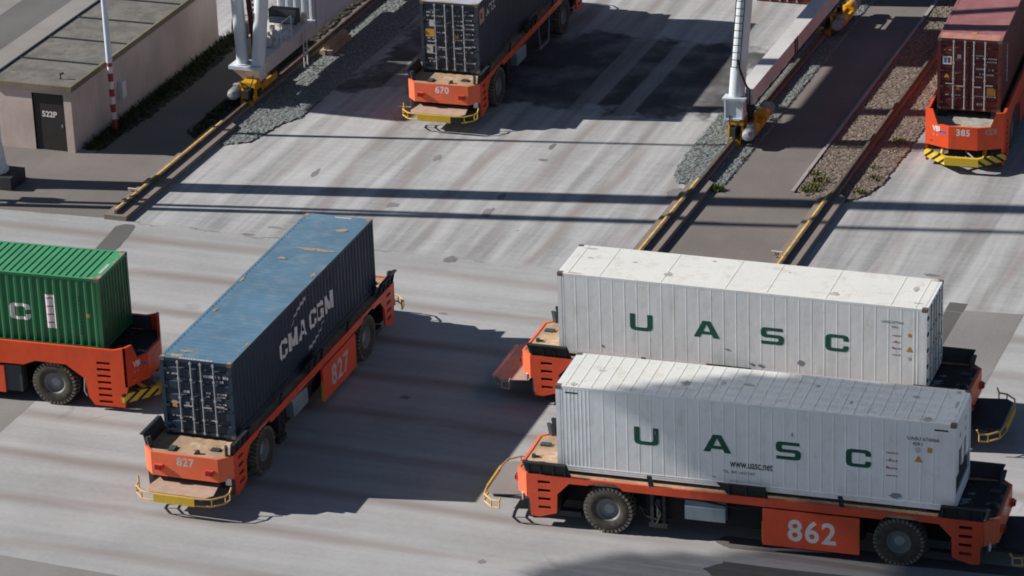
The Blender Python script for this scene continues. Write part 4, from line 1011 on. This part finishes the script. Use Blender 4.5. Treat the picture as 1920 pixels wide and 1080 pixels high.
# ------------------------------------------------------------------ guided vehicles, walled kind
def make_walled_vehicle():
    t = thing('walled_vehicle', 'vehicle', 'guided vehicle', (0, 0, 0), 0, 'red orange walled container carriers')
    MB().box(-6.9, 6.9, -.62, .62, .5, 1.5).box(-3.2, 3.2, -1.2, 1.2, .55, 1.45).box(-7.0, -6.0, -1.35, 1.35, .75, 1.5).box(6.0, 7.0, -1.35, 1.35, .75, 1.5).build('chassis', M['black'], t)
    place_wheels(t, (-4.28, 4.28), 1.19, .775)
    MB().xy([(-7.2, -.5), (-6.88, -1.37), (6.88, -1.37), (7.2, -.5), (7.2, .5), (6.88, 1.37), (-6.88, 1.37), (-7.2, .5)], 1.55, 1.72).build('deck', M['deck_grey'], t)
    for s in (-1, 1):
        y0, y1 = sorted((s * 1.40, s * 1.50))
        half = [(6.95, 2.22), (6.95, .95), (6.78, .17), (5.72, .17), (5.52, .45), (5.43, 1.1), (4.78, 1.55), (3.69, 1.58), (3.25, 1.40)]
        outer = half + [(-x, z) for x, z in half[::-1]]
        hs = slots(5.88, 6.36, 1.72, 7, .232, .095)
        MB().plate(outer, hs + [[(-x, z) for x, z in h] for h in hs], y0, y1).build('side_wall', M['red_orange'], t)
        MB().box(-6.7, 6.7, *sorted((s * 1.375, s * 1.399)), 1.73, 2.2).build('inner_liner', M['slate'], t)
        for e in (-1, 1):
            MB().box(*sorted((e * 5.75, e * 6.05)), *sorted((s * .85, s * 1.18)), 1.72, 2.0).build('container_rest', M['dark'], t)
            MB().tube([(e * 5.4, s * 1.44, 1.1), (e * 5.36, s * 1.44, .62), (e * 5.45, s * 1.44, .45)], .03, 6).build('mudguard', M['grey'], t)
        MB().box(-2.5, 2.5, *sorted((s * 1.36, s * 1.47)), .3, 1.28).build('side_panel', M['orange'], t)
        for xa in (2.52, -3.1): MB().box(xa, xa + .58, *sorted((s * 1.0, s * 1.4)), .35, 1.3).build('equipment_box', M['slate'], t)
    for e in (-1, 1):
        nz = MB()
        X0, X1 = 6.952, 7.33
        def fx(y): return X0 + (X1 - X0) * (1.5 - abs(y)) / .95
        for s in (-1, 1):
            pr = [(1.5, .92), (.55, .90), (.55, 1.80), (1.0, 1.80), (1.2, 2.34), (1.5, 2.34)]
            nz.prism3([(e * fx(y), s * y, z) for y, z in pr], (-e * .1, 0, 0))
        nz.prism3([(e * X1, -.55, .90), (e * X1, .55, .90), (e * X1, .55, 1.80), (e * X1, -.55, 1.80)], (-e * .1, 0, 0))
        for s in (-1, 1):   # the raised shoulders run back to the side walls
            nz.prism3([(e * 6.95, s * 1.5, 2.221), (e * 6.95, s * 1.5, 2.34), (e * 6.5, s * 1.5, 2.221)], (0, -s * .1, 0))
        ns = nz.build('nose_panel', M['red_orange'], t)
        ns['end'] = e
        # writing: logo, number sign and a worn oval, on the slanted faces
        def on(y, z): return (e * fx(y), y, z)
        for sgn in (-1, 1):
            # face tangent in viewer's right direction
            yl = (1.03 if e < 0 else -1.03) * (1 if sgn < 0 else -1)
            a = Vector(on(yl, 1.5)); bq = Vector(on(yl + (-.1 if e < 0 else .1), 1.5)); xd = (bq - a)
            a.z = 1.62
            if sgn < 0:
                place_letters(font_bm('VBL', .22, .05, .8), 'logo', M['white_mark'], ns, a, xd, (0, 0, 1))
                lb = poly_bm([[[(.05, -.12), (.42, -.17), (.42, -.05), (.2, -.04)]]])
                place_letters(lb, 'logo_sweep', M['blue_mark'], ns, a + Vector((0, 0, 0)), xd, (0, 0, 1))
                lb = poly_bm([[[(-.18, -.3), (-.1, -.3), (-.1, -.22), (-.18, -.22)]], [[(-.02, -.3), (.06, -.3), (.06, -.22), (-.02, -.22)]]])
                place_letters(lb, 'rivet_mark', M['pink_mark'], ns, a, xd, (0, 0, 1))
            else:
                n = 20
                ov = [(.22 * max(-.8, min(.8, 1.2 * math.cos(2 * math.pi * k / n))) / .8, .125 * math.sin(2 * math.pi * k / n)) for k in range(n)]
                inn = [[(x + c, z) for x, z in [(.05 * math.cos(2 * math.pi * k / 8), .075 * math.sin(2 * math.pi * k / 8)) for k in range(8)]] for c in (-.09, .07)]
                place_letters(poly_bm([[ov] + inn]), 'oval_sign', M['pink_mark'], ns, a, xd, (0, 0, 1))
        dk = MB()
        for y in (-1.2,): dk.lathe([(.01, 0), (.05, 0), (.05, .04), (.01, .04)], (e * (fx(1.2) + .002), (1.25 if e < 0 else -1.25), 1.12), 'x', 10)
        dk.build('marker_lamp', M['orange_mark'], ns)
        ring = [(6.72, 1.56), (6.82, 1.56), (7.68, .64), (7.68, -.64), (6.82, -1.56), (6.72, -1.56), (7.52, -.58), (7.52, .58)]
        bp = MB().xy([(e * x, y) for x, y in ring], .36, .68).build('bumper', M['striped'], t)
        for y in (-.8, .8): MB().tube([(e * 6.9, y, .85), (e * 7.3, y, .60)], .07, 8).build('bumper_arm', M['yellow'], bp)
        MB().tube([(e * 7.2, -.1, .8), (e * 7.5, -.45, .66)], .03, 6).build('bumper_strut', M['grey'], bp)
    return t
vG = make_walled_vehicle()
vM = copy_tree(vG)
vG.location = (-19.148, -16.939, 0); vG.rotation_euler = (0, 0, R(3.42)); vG['label'] = 'red orange walled carrier under the bright green container, cut by the left edge'
vM.location = (8.77, 17.483, 0); vM.rotation_euler = (0, 0, R(94.0)); vM['label'] = 'red orange walled carrier numbered 385 under the maroon container, with a striped bumper'
for t, txt in ((vG, '383'), (vM, '385')):
    for ns in find(t, 'nose_panel'):
        e = ns['end']
        place_letters(font_bm(txt, .27, .03, .95, 1.1), 'lettering', M['pink_mark' if t is vG else 'white_mark'], ns, (e * 7.33, 0, 1.58), (0, -1 if e < 0 else 1, 0), (0, 0, 1))
for o in find(vG, 'deck'): setmat(o, M['deck_dark'])
# ------------------------------------------------------------------ rail mounted stacking crane
RX, RY = 0.12, 11.0
ac = thing('stacking_crane', 'white rail mounted stacking crane with tubular legs and yellow wheel bogies', 'crane', (RX, RY, 0))
OFF = Vector((-RX, -RY, 0))
def cp(m, name, mat, parent=None):
    o = m.build(name, mat, parent or ac)
    if parent is None: o.location = OFF
    return o
# right hand sill beam and leg
sb = cp(MB().box(0.0, .65, 11.42, 26.6, 1.45, 2.08), 'sill_beam', M['crane_grey'])
tr = MB()
for y in (17.45, 17.75): tr.box(.652, .69, y - .03, y + .03, 1.45, 2.12)
tr.tube([(.6, 12.0, 1.3), (.6, 26, 1.3)], .04, 6)
for i in range(9): tr.box(.56, .64, 12.4 + i * 1.6, 12.5 + i * 1.6, 1.25, 1.45)
tr.build('cable_tray', M['dark'], sb)
lb = MB().box(-.22, .42, 10.72, 11.418, 1.02, 1.86).box(-.34, .58, 10.55, 11.62, 1.862, 1.94)
lb.box(-.28, -.221, 10.64, 10.72, 1.02, 1.86).box(.421, .48, 10.64, 10.72, 1.02, 1.86).box(-.22, .42, 10.64, 10.718, 1.02, 1.1)
cp(lb, 'leg_foot', M['crane_white'])
lg = cp(MB().tube([(.11, 11.05, 1.94), (1.6, 11.3, 20)], .31, 20, .36), 'leg', M['crane_white'])
ld = MB(); d = (Vector((1.6, 11.3, 20)) - Vector((.11, 11.05, 1.94))).normalized()
p0 = Vector((.17, 10.70, 3.2))
for s in (-.17, .17): ld.tube([p0 + Vector((s, 0, 0)), p0 + Vector((s, 0, 0)) + d * 16], .022, 6)
for i in range(54): q = p0 + d * (.3 * i); ld.tube([q + Vector((-.17, 0, 0)), q + Vector((.17, 0, 0))], .017, 5)
ld.build('ladder', M['dark'], lg)
cb = MB().tube([(.26, 10.7, 3.5), (.42, 10.62, 3.0), (.62, 10.7, 2.45), (.68, 10.85, 2.3), (.68, 10.9, 1.2), (.5, 11.3, .9)], .045, 8)
cb.tube([(.40, 10.75, 3.0), (.52, 10.75, 2.6), (.56, 10.9, 2.4), (.56, 10.95, 1.3)], .03, 8)
cb.build('power_cable', M['cable'], lg)
def bogie(name='bogie'):
    b = MB()
    b.box(-.26, .36, -.28, .3, .82, 1.018)                    # saddle
    b.prism3([(-.27, -.38, .3), (-.27, .42, .3), (-.27, .25, .86), (-.27, -.22, .86)], (.08, 0, 0))
    b.prism3([(.26, -.38, .3), (.26, .42, .3), (.26, .25, .86), (.26, -.22, .86)], (.1, 0, 0))
    b.box(.30, .52, .3, 2.1, .45, .72); b.box(-.2, -.1, .3, 2.1, .45, .72)
    b.lathe([(.02, 0), (.24, 0), (.26, .08), (.26, .42), (.2, .5), (.02, .5)], (.62, -.05, .55), 'y', 16)
    b.lathe([(.02, 0), (.24, 0), (.26, .08), (.26, .5), (.2, .6), (.02, .6)], (.60, 1.35, .62), 'y', 16)
    b.box(.4, .8, .55, 1.3, .38, .62)
    bo = cp(b, name, M['crane_yellow'])
    bk = MB().box(-.1, .12, -.62, -.4, .45, .8).box(.28, .5, .5, .75, .74, .98).box(-.34, -.28, -.1, .2, .4, .7)
    bk.tube([(.1, -.5, .8), (.3, -.45, 1.1), (.55, -.1, .95), (.6, .4, .9)], .03, 6).tube([(-.1, -.5, .8), (-.2, -.3, 1.15), (.2, .6, 1.1), (.5, 1.3, .95)], .025, 6)
    bk.build('brake_unit', M['dark'], bo)
    MB().box(-.2, .3, -.52, -.42, .08, .3).build('rail_sweeper', M['crane_yellow'], bo)
    for y in (0.0, 1.9):
        MB().lathe([(.05, -.09), (.36, -.09), (.36, -.065), (.31, -.06), (.31, .06), (.36, .065), (.36, .09), (.05, .09)], (.0, y, .64), 'x', 24).build('rail_wheel', M['dark'], bo)
    for y, dd in ((-.06, -1), (1.96, 1)):
        mt = MB().lathe([(.02, 0), (.19, 0), (.23, dd * .05), (.23, dd * .5), (.19, dd * .52), (.19, dd * .62), (.14, dd * .72), (.02, dd * .74)], (.62, y, .56 if dd < 0 else .64), 'y', 16)
        for k in range(5): mt.lathe([(.23, dd * (.1 + k * .08)), (.25, dd * (.1 + k * .08)), (.25, dd * (.13 + k * .08)), (.23, dd * (.13 + k * .08))], (.62, y, .56 if dd < 0 else .64), 'y', 16)
        mt.box(.5, .72, y + dd * .12 - .1, y + dd * .12 + .1, .78 if dd < 0 else .86, .9 if dd < 0 else .98)
        mt.build('motor', M['motor'], bo)
    return bo
bg_ = bogie(); bg_.location = (0, -.05, 0)
b2 = copy_tree(bg_, ac); b2.location = (0, 13.3, 0)
# left hand legs, sill beam and what stands on it
lx = -20.1
cp(MB().box(lx - .3, lx + .3, 10.9, 26.6, 1.05, 1.7), 'sill_beam', M['crane_grey'])
nb = MB()
nb.prism3([(lx - .95, 10.15, 1.42), (lx + .30, 10.15, 1.42), (lx + .22, 10.35, .86), (lx - .42, 10.35, .86)], (0, .74, 0))
nb.box(lx - 1.02, lx + .34, 10.05, 10.95, 1.422, 1.56)
nb.lathe([(.05, 0), (.36, 0), (.36, .2), (.05, .2)], (lx - .56, 10.5, 1.40), 'z', 18)
cp(nb, 'leg_foot', M['crane_white'])
cp(MB().tube([(lx - .56, 10.5, 1.56), (lx - 1.1, 10.5, 20)], .25, 18, .30), 'leg', M['crane_white'])
cp(MB().tube([(lx + .12, 10.5, 1.56), (lx + 2.1, 10.9, 20)], .28, 18, .33), 'leg', M['crane_white'])
rl = MB()
for k in range(10):
    t0 = k / 9; rl.tube([(lx - .32 + .02 * k, 10.75 + .05 * math.sin(k), 6.5 - 4.6 * t0), (lx - .30 + .02 * (k + 1), 10.75 + .05 * math.sin(k + 1), 6.5 - 4.6 * (k + 1) / 9)], .12, 8)
rp = cp(rl, 'cable_bundle', M['reel_red'])
ch = MB()
for k in range(22): ch.box(lx - .18 + .008 * k, lx - .10 + .008 * k, 10.62, 10.72, 6.3 - .21 * k, 6.4 - .21 * k)
ch.build('cable_chain', M['timber'], rp)
bl = copy_tree(bg_, ac); bl.location = (lx - RX, -1.0, 0); bl.scale = (-1, 1, 1)
b4 = copy_tree(bg_, ac); b4.location = (lx - RX, 13.3, 0)
# corrugated electrical house on the left beam
eh = MB(); xs = []; x = lx - 1.35
strip(eh, [(lx - 1.3 + q, 15.8 - (.0 if (i % 4) in (0, 3) else .13), 1.35) for i, q in enumerate([.09 * k for k in range(20)])], (0, 0, 3.07))
eh.box(lx - 1.3, lx + .42, 15.94, 21.6, 1.35, 4.42)
eho = cp(eh, 'electrical_house', M['crane_white'])
MB().box(lx - 1.4, lx + .5, 15.7, 21.7, 4.42, 4.5).build('house_roof', M['crane_white'], eho)
MB().box(lx - 1.5, lx + .46, 13.2, 15.75, 1.70, 1.76).build('walkway', M['crane_grey'], eho)
hr = MB()
for z in (2.25, 2.75): hr.tube([(lx + .42, 12.2, z), (lx + .42, 13.3, z)], .02, 6)
for y in (12.2, 13.3): hr.tube([(lx + .42, y, 1.7), (lx + .42, y, 2.75)], .02, 6)
hr.build('handrail', M['crane_white'], eho)
sw = MB().box(lx - .95, lx + .28, 14.1, 14.55, 2.06, 2.66).build('switch_cabinet', M['slate'], eho)
MB().box(lx - .9, lx + .22, 14.05, 14.099, 2.12, 2.36).build('cabinet_door', M['grey'], sw)
ds = MB(); rr = random.Random(3)
for k in range(26):
    x, y, s = lx + rr.uniform(-1.0, .25), rr.uniform(12.0, 15.4), rr.uniform(.05, .14)
    ds.box(x - s, x + s, y - s, y + s, 1.765, 1.765 + rr.uniform(.08, .4))
ds.build('drive_fittings', M['crane_grey'], eho)
lp = MB()
for y in (14.4, 14.75): lp.tube([(lx + .42, y, .0), (lx + .42, y, 1.6)], .035, 6)
for k in range(4): lp.tube([(lx + .42, 14.4, .25 + k * .32), (lx + .42, 14.75, .25 + k * .32)], .02, 6)
cp(lp, 'access_ladder', M['crane_grey'])
# upper works: girders over the lane, far legs and a box added for its shade
cp(MB().box(lx - 1.6, 2.2, 15.2, 16.0, 19.4, 20.4), 'girder', M['crane_white'])
cp(MB().box(lx - 1.6, 2.2, 24.9, 25.7, 19.4, 20.4), 'girder', M['crane_white'])
cp(MB().tube([(.11, 26.2, 1.88), (1.6, 25.6, 20)], .31, 16), 'leg', M['crane_white'])
cp(MB().tube([(lx, 26.2, 1.7), (lx - .5, 25.6, 20)], .31, 16), 'leg', M['crane_white'])
cp(MB().box(lx - 1.2, lx + 1.0, 10.4, 26.2, 19.95, 20.9).box(.9, 2.2, 10.8, 26.2, 19.95, 20.9), 'end_girder', M['crane_white'])
mh = cp(MB().box(lx - 1.3, lx + .6, 16.1, 20.6, 12.2, 16.2), 'shade_box', M['crane_grey'])  # box added out of view to shade the far part of the lane
hg = MB()
for y in (16.4, 20.3): hg.box(lx - .5, lx - .3, y - .1, y + .1, 16.2, 19.95)
hg.build('shade_box_hanger', M['crane_grey'], mh)

# ------------------------------------------------------------------ stacked containers beyond the crane
for k in range(3):
    t = dry_container('dull red container, %s of the stack beyond the crane lane' % ('bottom', 'middle', 'top')[k], 2.591, M['maroon'], M['maroon_roof'], (-2.7, 33.7, 2.595 * k), R(90), (-1,), (1,), group='dull red containers in one stack')
ft = thing('rust_red_container', 'rust red container end past the low building', 'container', (-24.1, 26.0, 0), R(90))
cpb = MB().box(-3.0, 3.0, -1.2, 1.2, .12, 2.5)
for k in range(9): cpb.box(-3.03, -3.0, -1.1 + k * .26, -.98 + k * .26, .2, 2.4)
cpb.build('container_body', paint('rust_red_paint', (0.20, 0.06, 0.04), 0.6), ft)
MB().box(-3.05, 3.05, -1.22, 1.22, 2.5, 2.6).build('top_frame', M['maroon'], ft)

# ------------------------------------------------------------------ masts and added shade casters outside the view
pm = thing('floodlight_tower', 'thick pale tower foot on a dark block at the left edge of the yard', 'light tower', (-26.38, -.62, 0))
MB().lathe([(.1, .5), (.66, .5), (.66, .62), (.6, .66), (.47, 1.7), (.45, 29), (.1, 29)], (0, 0, 0), 'z', 28).build('pole', M['mast_white'], pm)
MB().box(-.75, 1.1, -.62, .62, 0, .52).build('foot_block', M['dark'], pm)
tm = thing('twin_mast', 'slender twin tube mast beside the light tower, out of view', 'mast', (-29.6, -3.5, 0))
MB().tube([(0, 0, 0), (0, 0, 27)], .17, 12).build('pole', M['mast_white'], tm)
MB().tube([(0, .45, 0), (0, .42, 9), (0, .1, 19)], .12, 10).box(-.1, .1, -.1, .5, 2.9, 3.0).box(-.3, .3, .3, .8, 3.2, 3.9).build('brace', M['mast_white'], tm)
qc = thing('shade_caster', 'added slatted shade caster on two posts, out of view', 'crane', (-41.0, -40.0, 0))  # invented frame that casts the soft shadow across the nearest container
hb = MB(); ca, sa = math.cos(R(28.3)), math.sin(R(28.3))
def gp(x, y, z):  # ground shadow point lifted back along the sun ray
    k = z / math.tan(SUN_EL); return Vector((x - k * math.cos(SUN_AZ) + 41.0, y - k * math.sin(SUN_AZ) + 40.0, z))
A = (4.2, -24.7)
# added slats, spaced so that part of the sun gets through
pts = [A, (6.6, -22.8), (9.3, -22.1), (12.6, -20.4), (17.4, -17.6), (28, -16.0), (30, -31), (9, -35)]
def span(y):
    xs = []
    for (x0, y0), (x1, y1) in zip(pts, pts[1:] + pts[:1]):
        if (y0 > y) != (y1 > y): xs.append(x0 + (y - y0) * (x1 - x0) / (y1 - y0))
    return (min(xs), max(xs)) if len(xs) > 1 else None
y = -34.9; gr = MB()
while y < -16.0:
    sp = span(y)
    if sp:
        a, b_ = gp(sp[0], y, 34), gp(sp[1], y, 34)
        gr.box(a.x, b_.x, a.y - .17, a.y + .17, 33.97, 34.03)
        if y < -20.8 and sp[1] > 14.6:
            a = gp(max(sp[0], 14.6), y + .23, 34); gr.box(a.x, b_.x, a.y - .059, a.y + .059, 33.97, 34.03)
    y += .46
bw = gr.build('shade_slats', M['crane_grey'], qc); bw['kind'] = 'stuff'
lgq = MB()
for q in (pts[6], pts[7]):
    e = gp(q[0], q[1], 34); MB().tube([(e.x, e.y, 0), (e.x, e.y, 33.9)], .7, 12).build('leg', M['crane_grey'], qc)  # posts added under the shade slats
# added unseen slabs that shade the lanes, then a high crane brace
def lift(x, y, z): k = z / math.tan(SUN_EL); return x - k * math.cos(SUN_AZ), y - k * math.sin(SUN_AZ)
ox, oy = lift(-17.7, 9.7, 10)
wp = MB()
for y0, y1, x1 in ((0, 1.55, 4.0), (1.75, 3.3, 3.6), (3.3, 5.1, 4.3), (5.3, 6.3, 4.3)): wp.box(ox, ox + x1, oy + y0, oy + y1, 10, 10.3)
wp.box(ox, ox + .5, oy + 1.5, oy + 6.3, 10.31, 10.6)
wpo = cp(wp, 'shade_slabs', M['crane_grey'])  # unseen slabs added to darken the ground by the left rail
ox, oy = lift(1.42, 11.7, 10)
cp(MB().box(ox, ox + 1.86, oy, oy + 8.8, 10, 10.06), 'lane_shade_slab', M['crane_yellow'])  # unseen slab added to shade the service lane
BX0, BY0, BX1, BY1 = 5.0, 12.96, 14.0, 17.1; k = 14.6 / math.tan(SUN_EL); dx, dy = k * math.cos(SUN_AZ), k * math.sin(SUN_AZ)
cp(MB().tube([(BX0 - dx, BY0 - dy, 19.5), (BX1 - dx, BY1 - dy, 19.5)], .27, 10), 'brace', M['crane_white'])
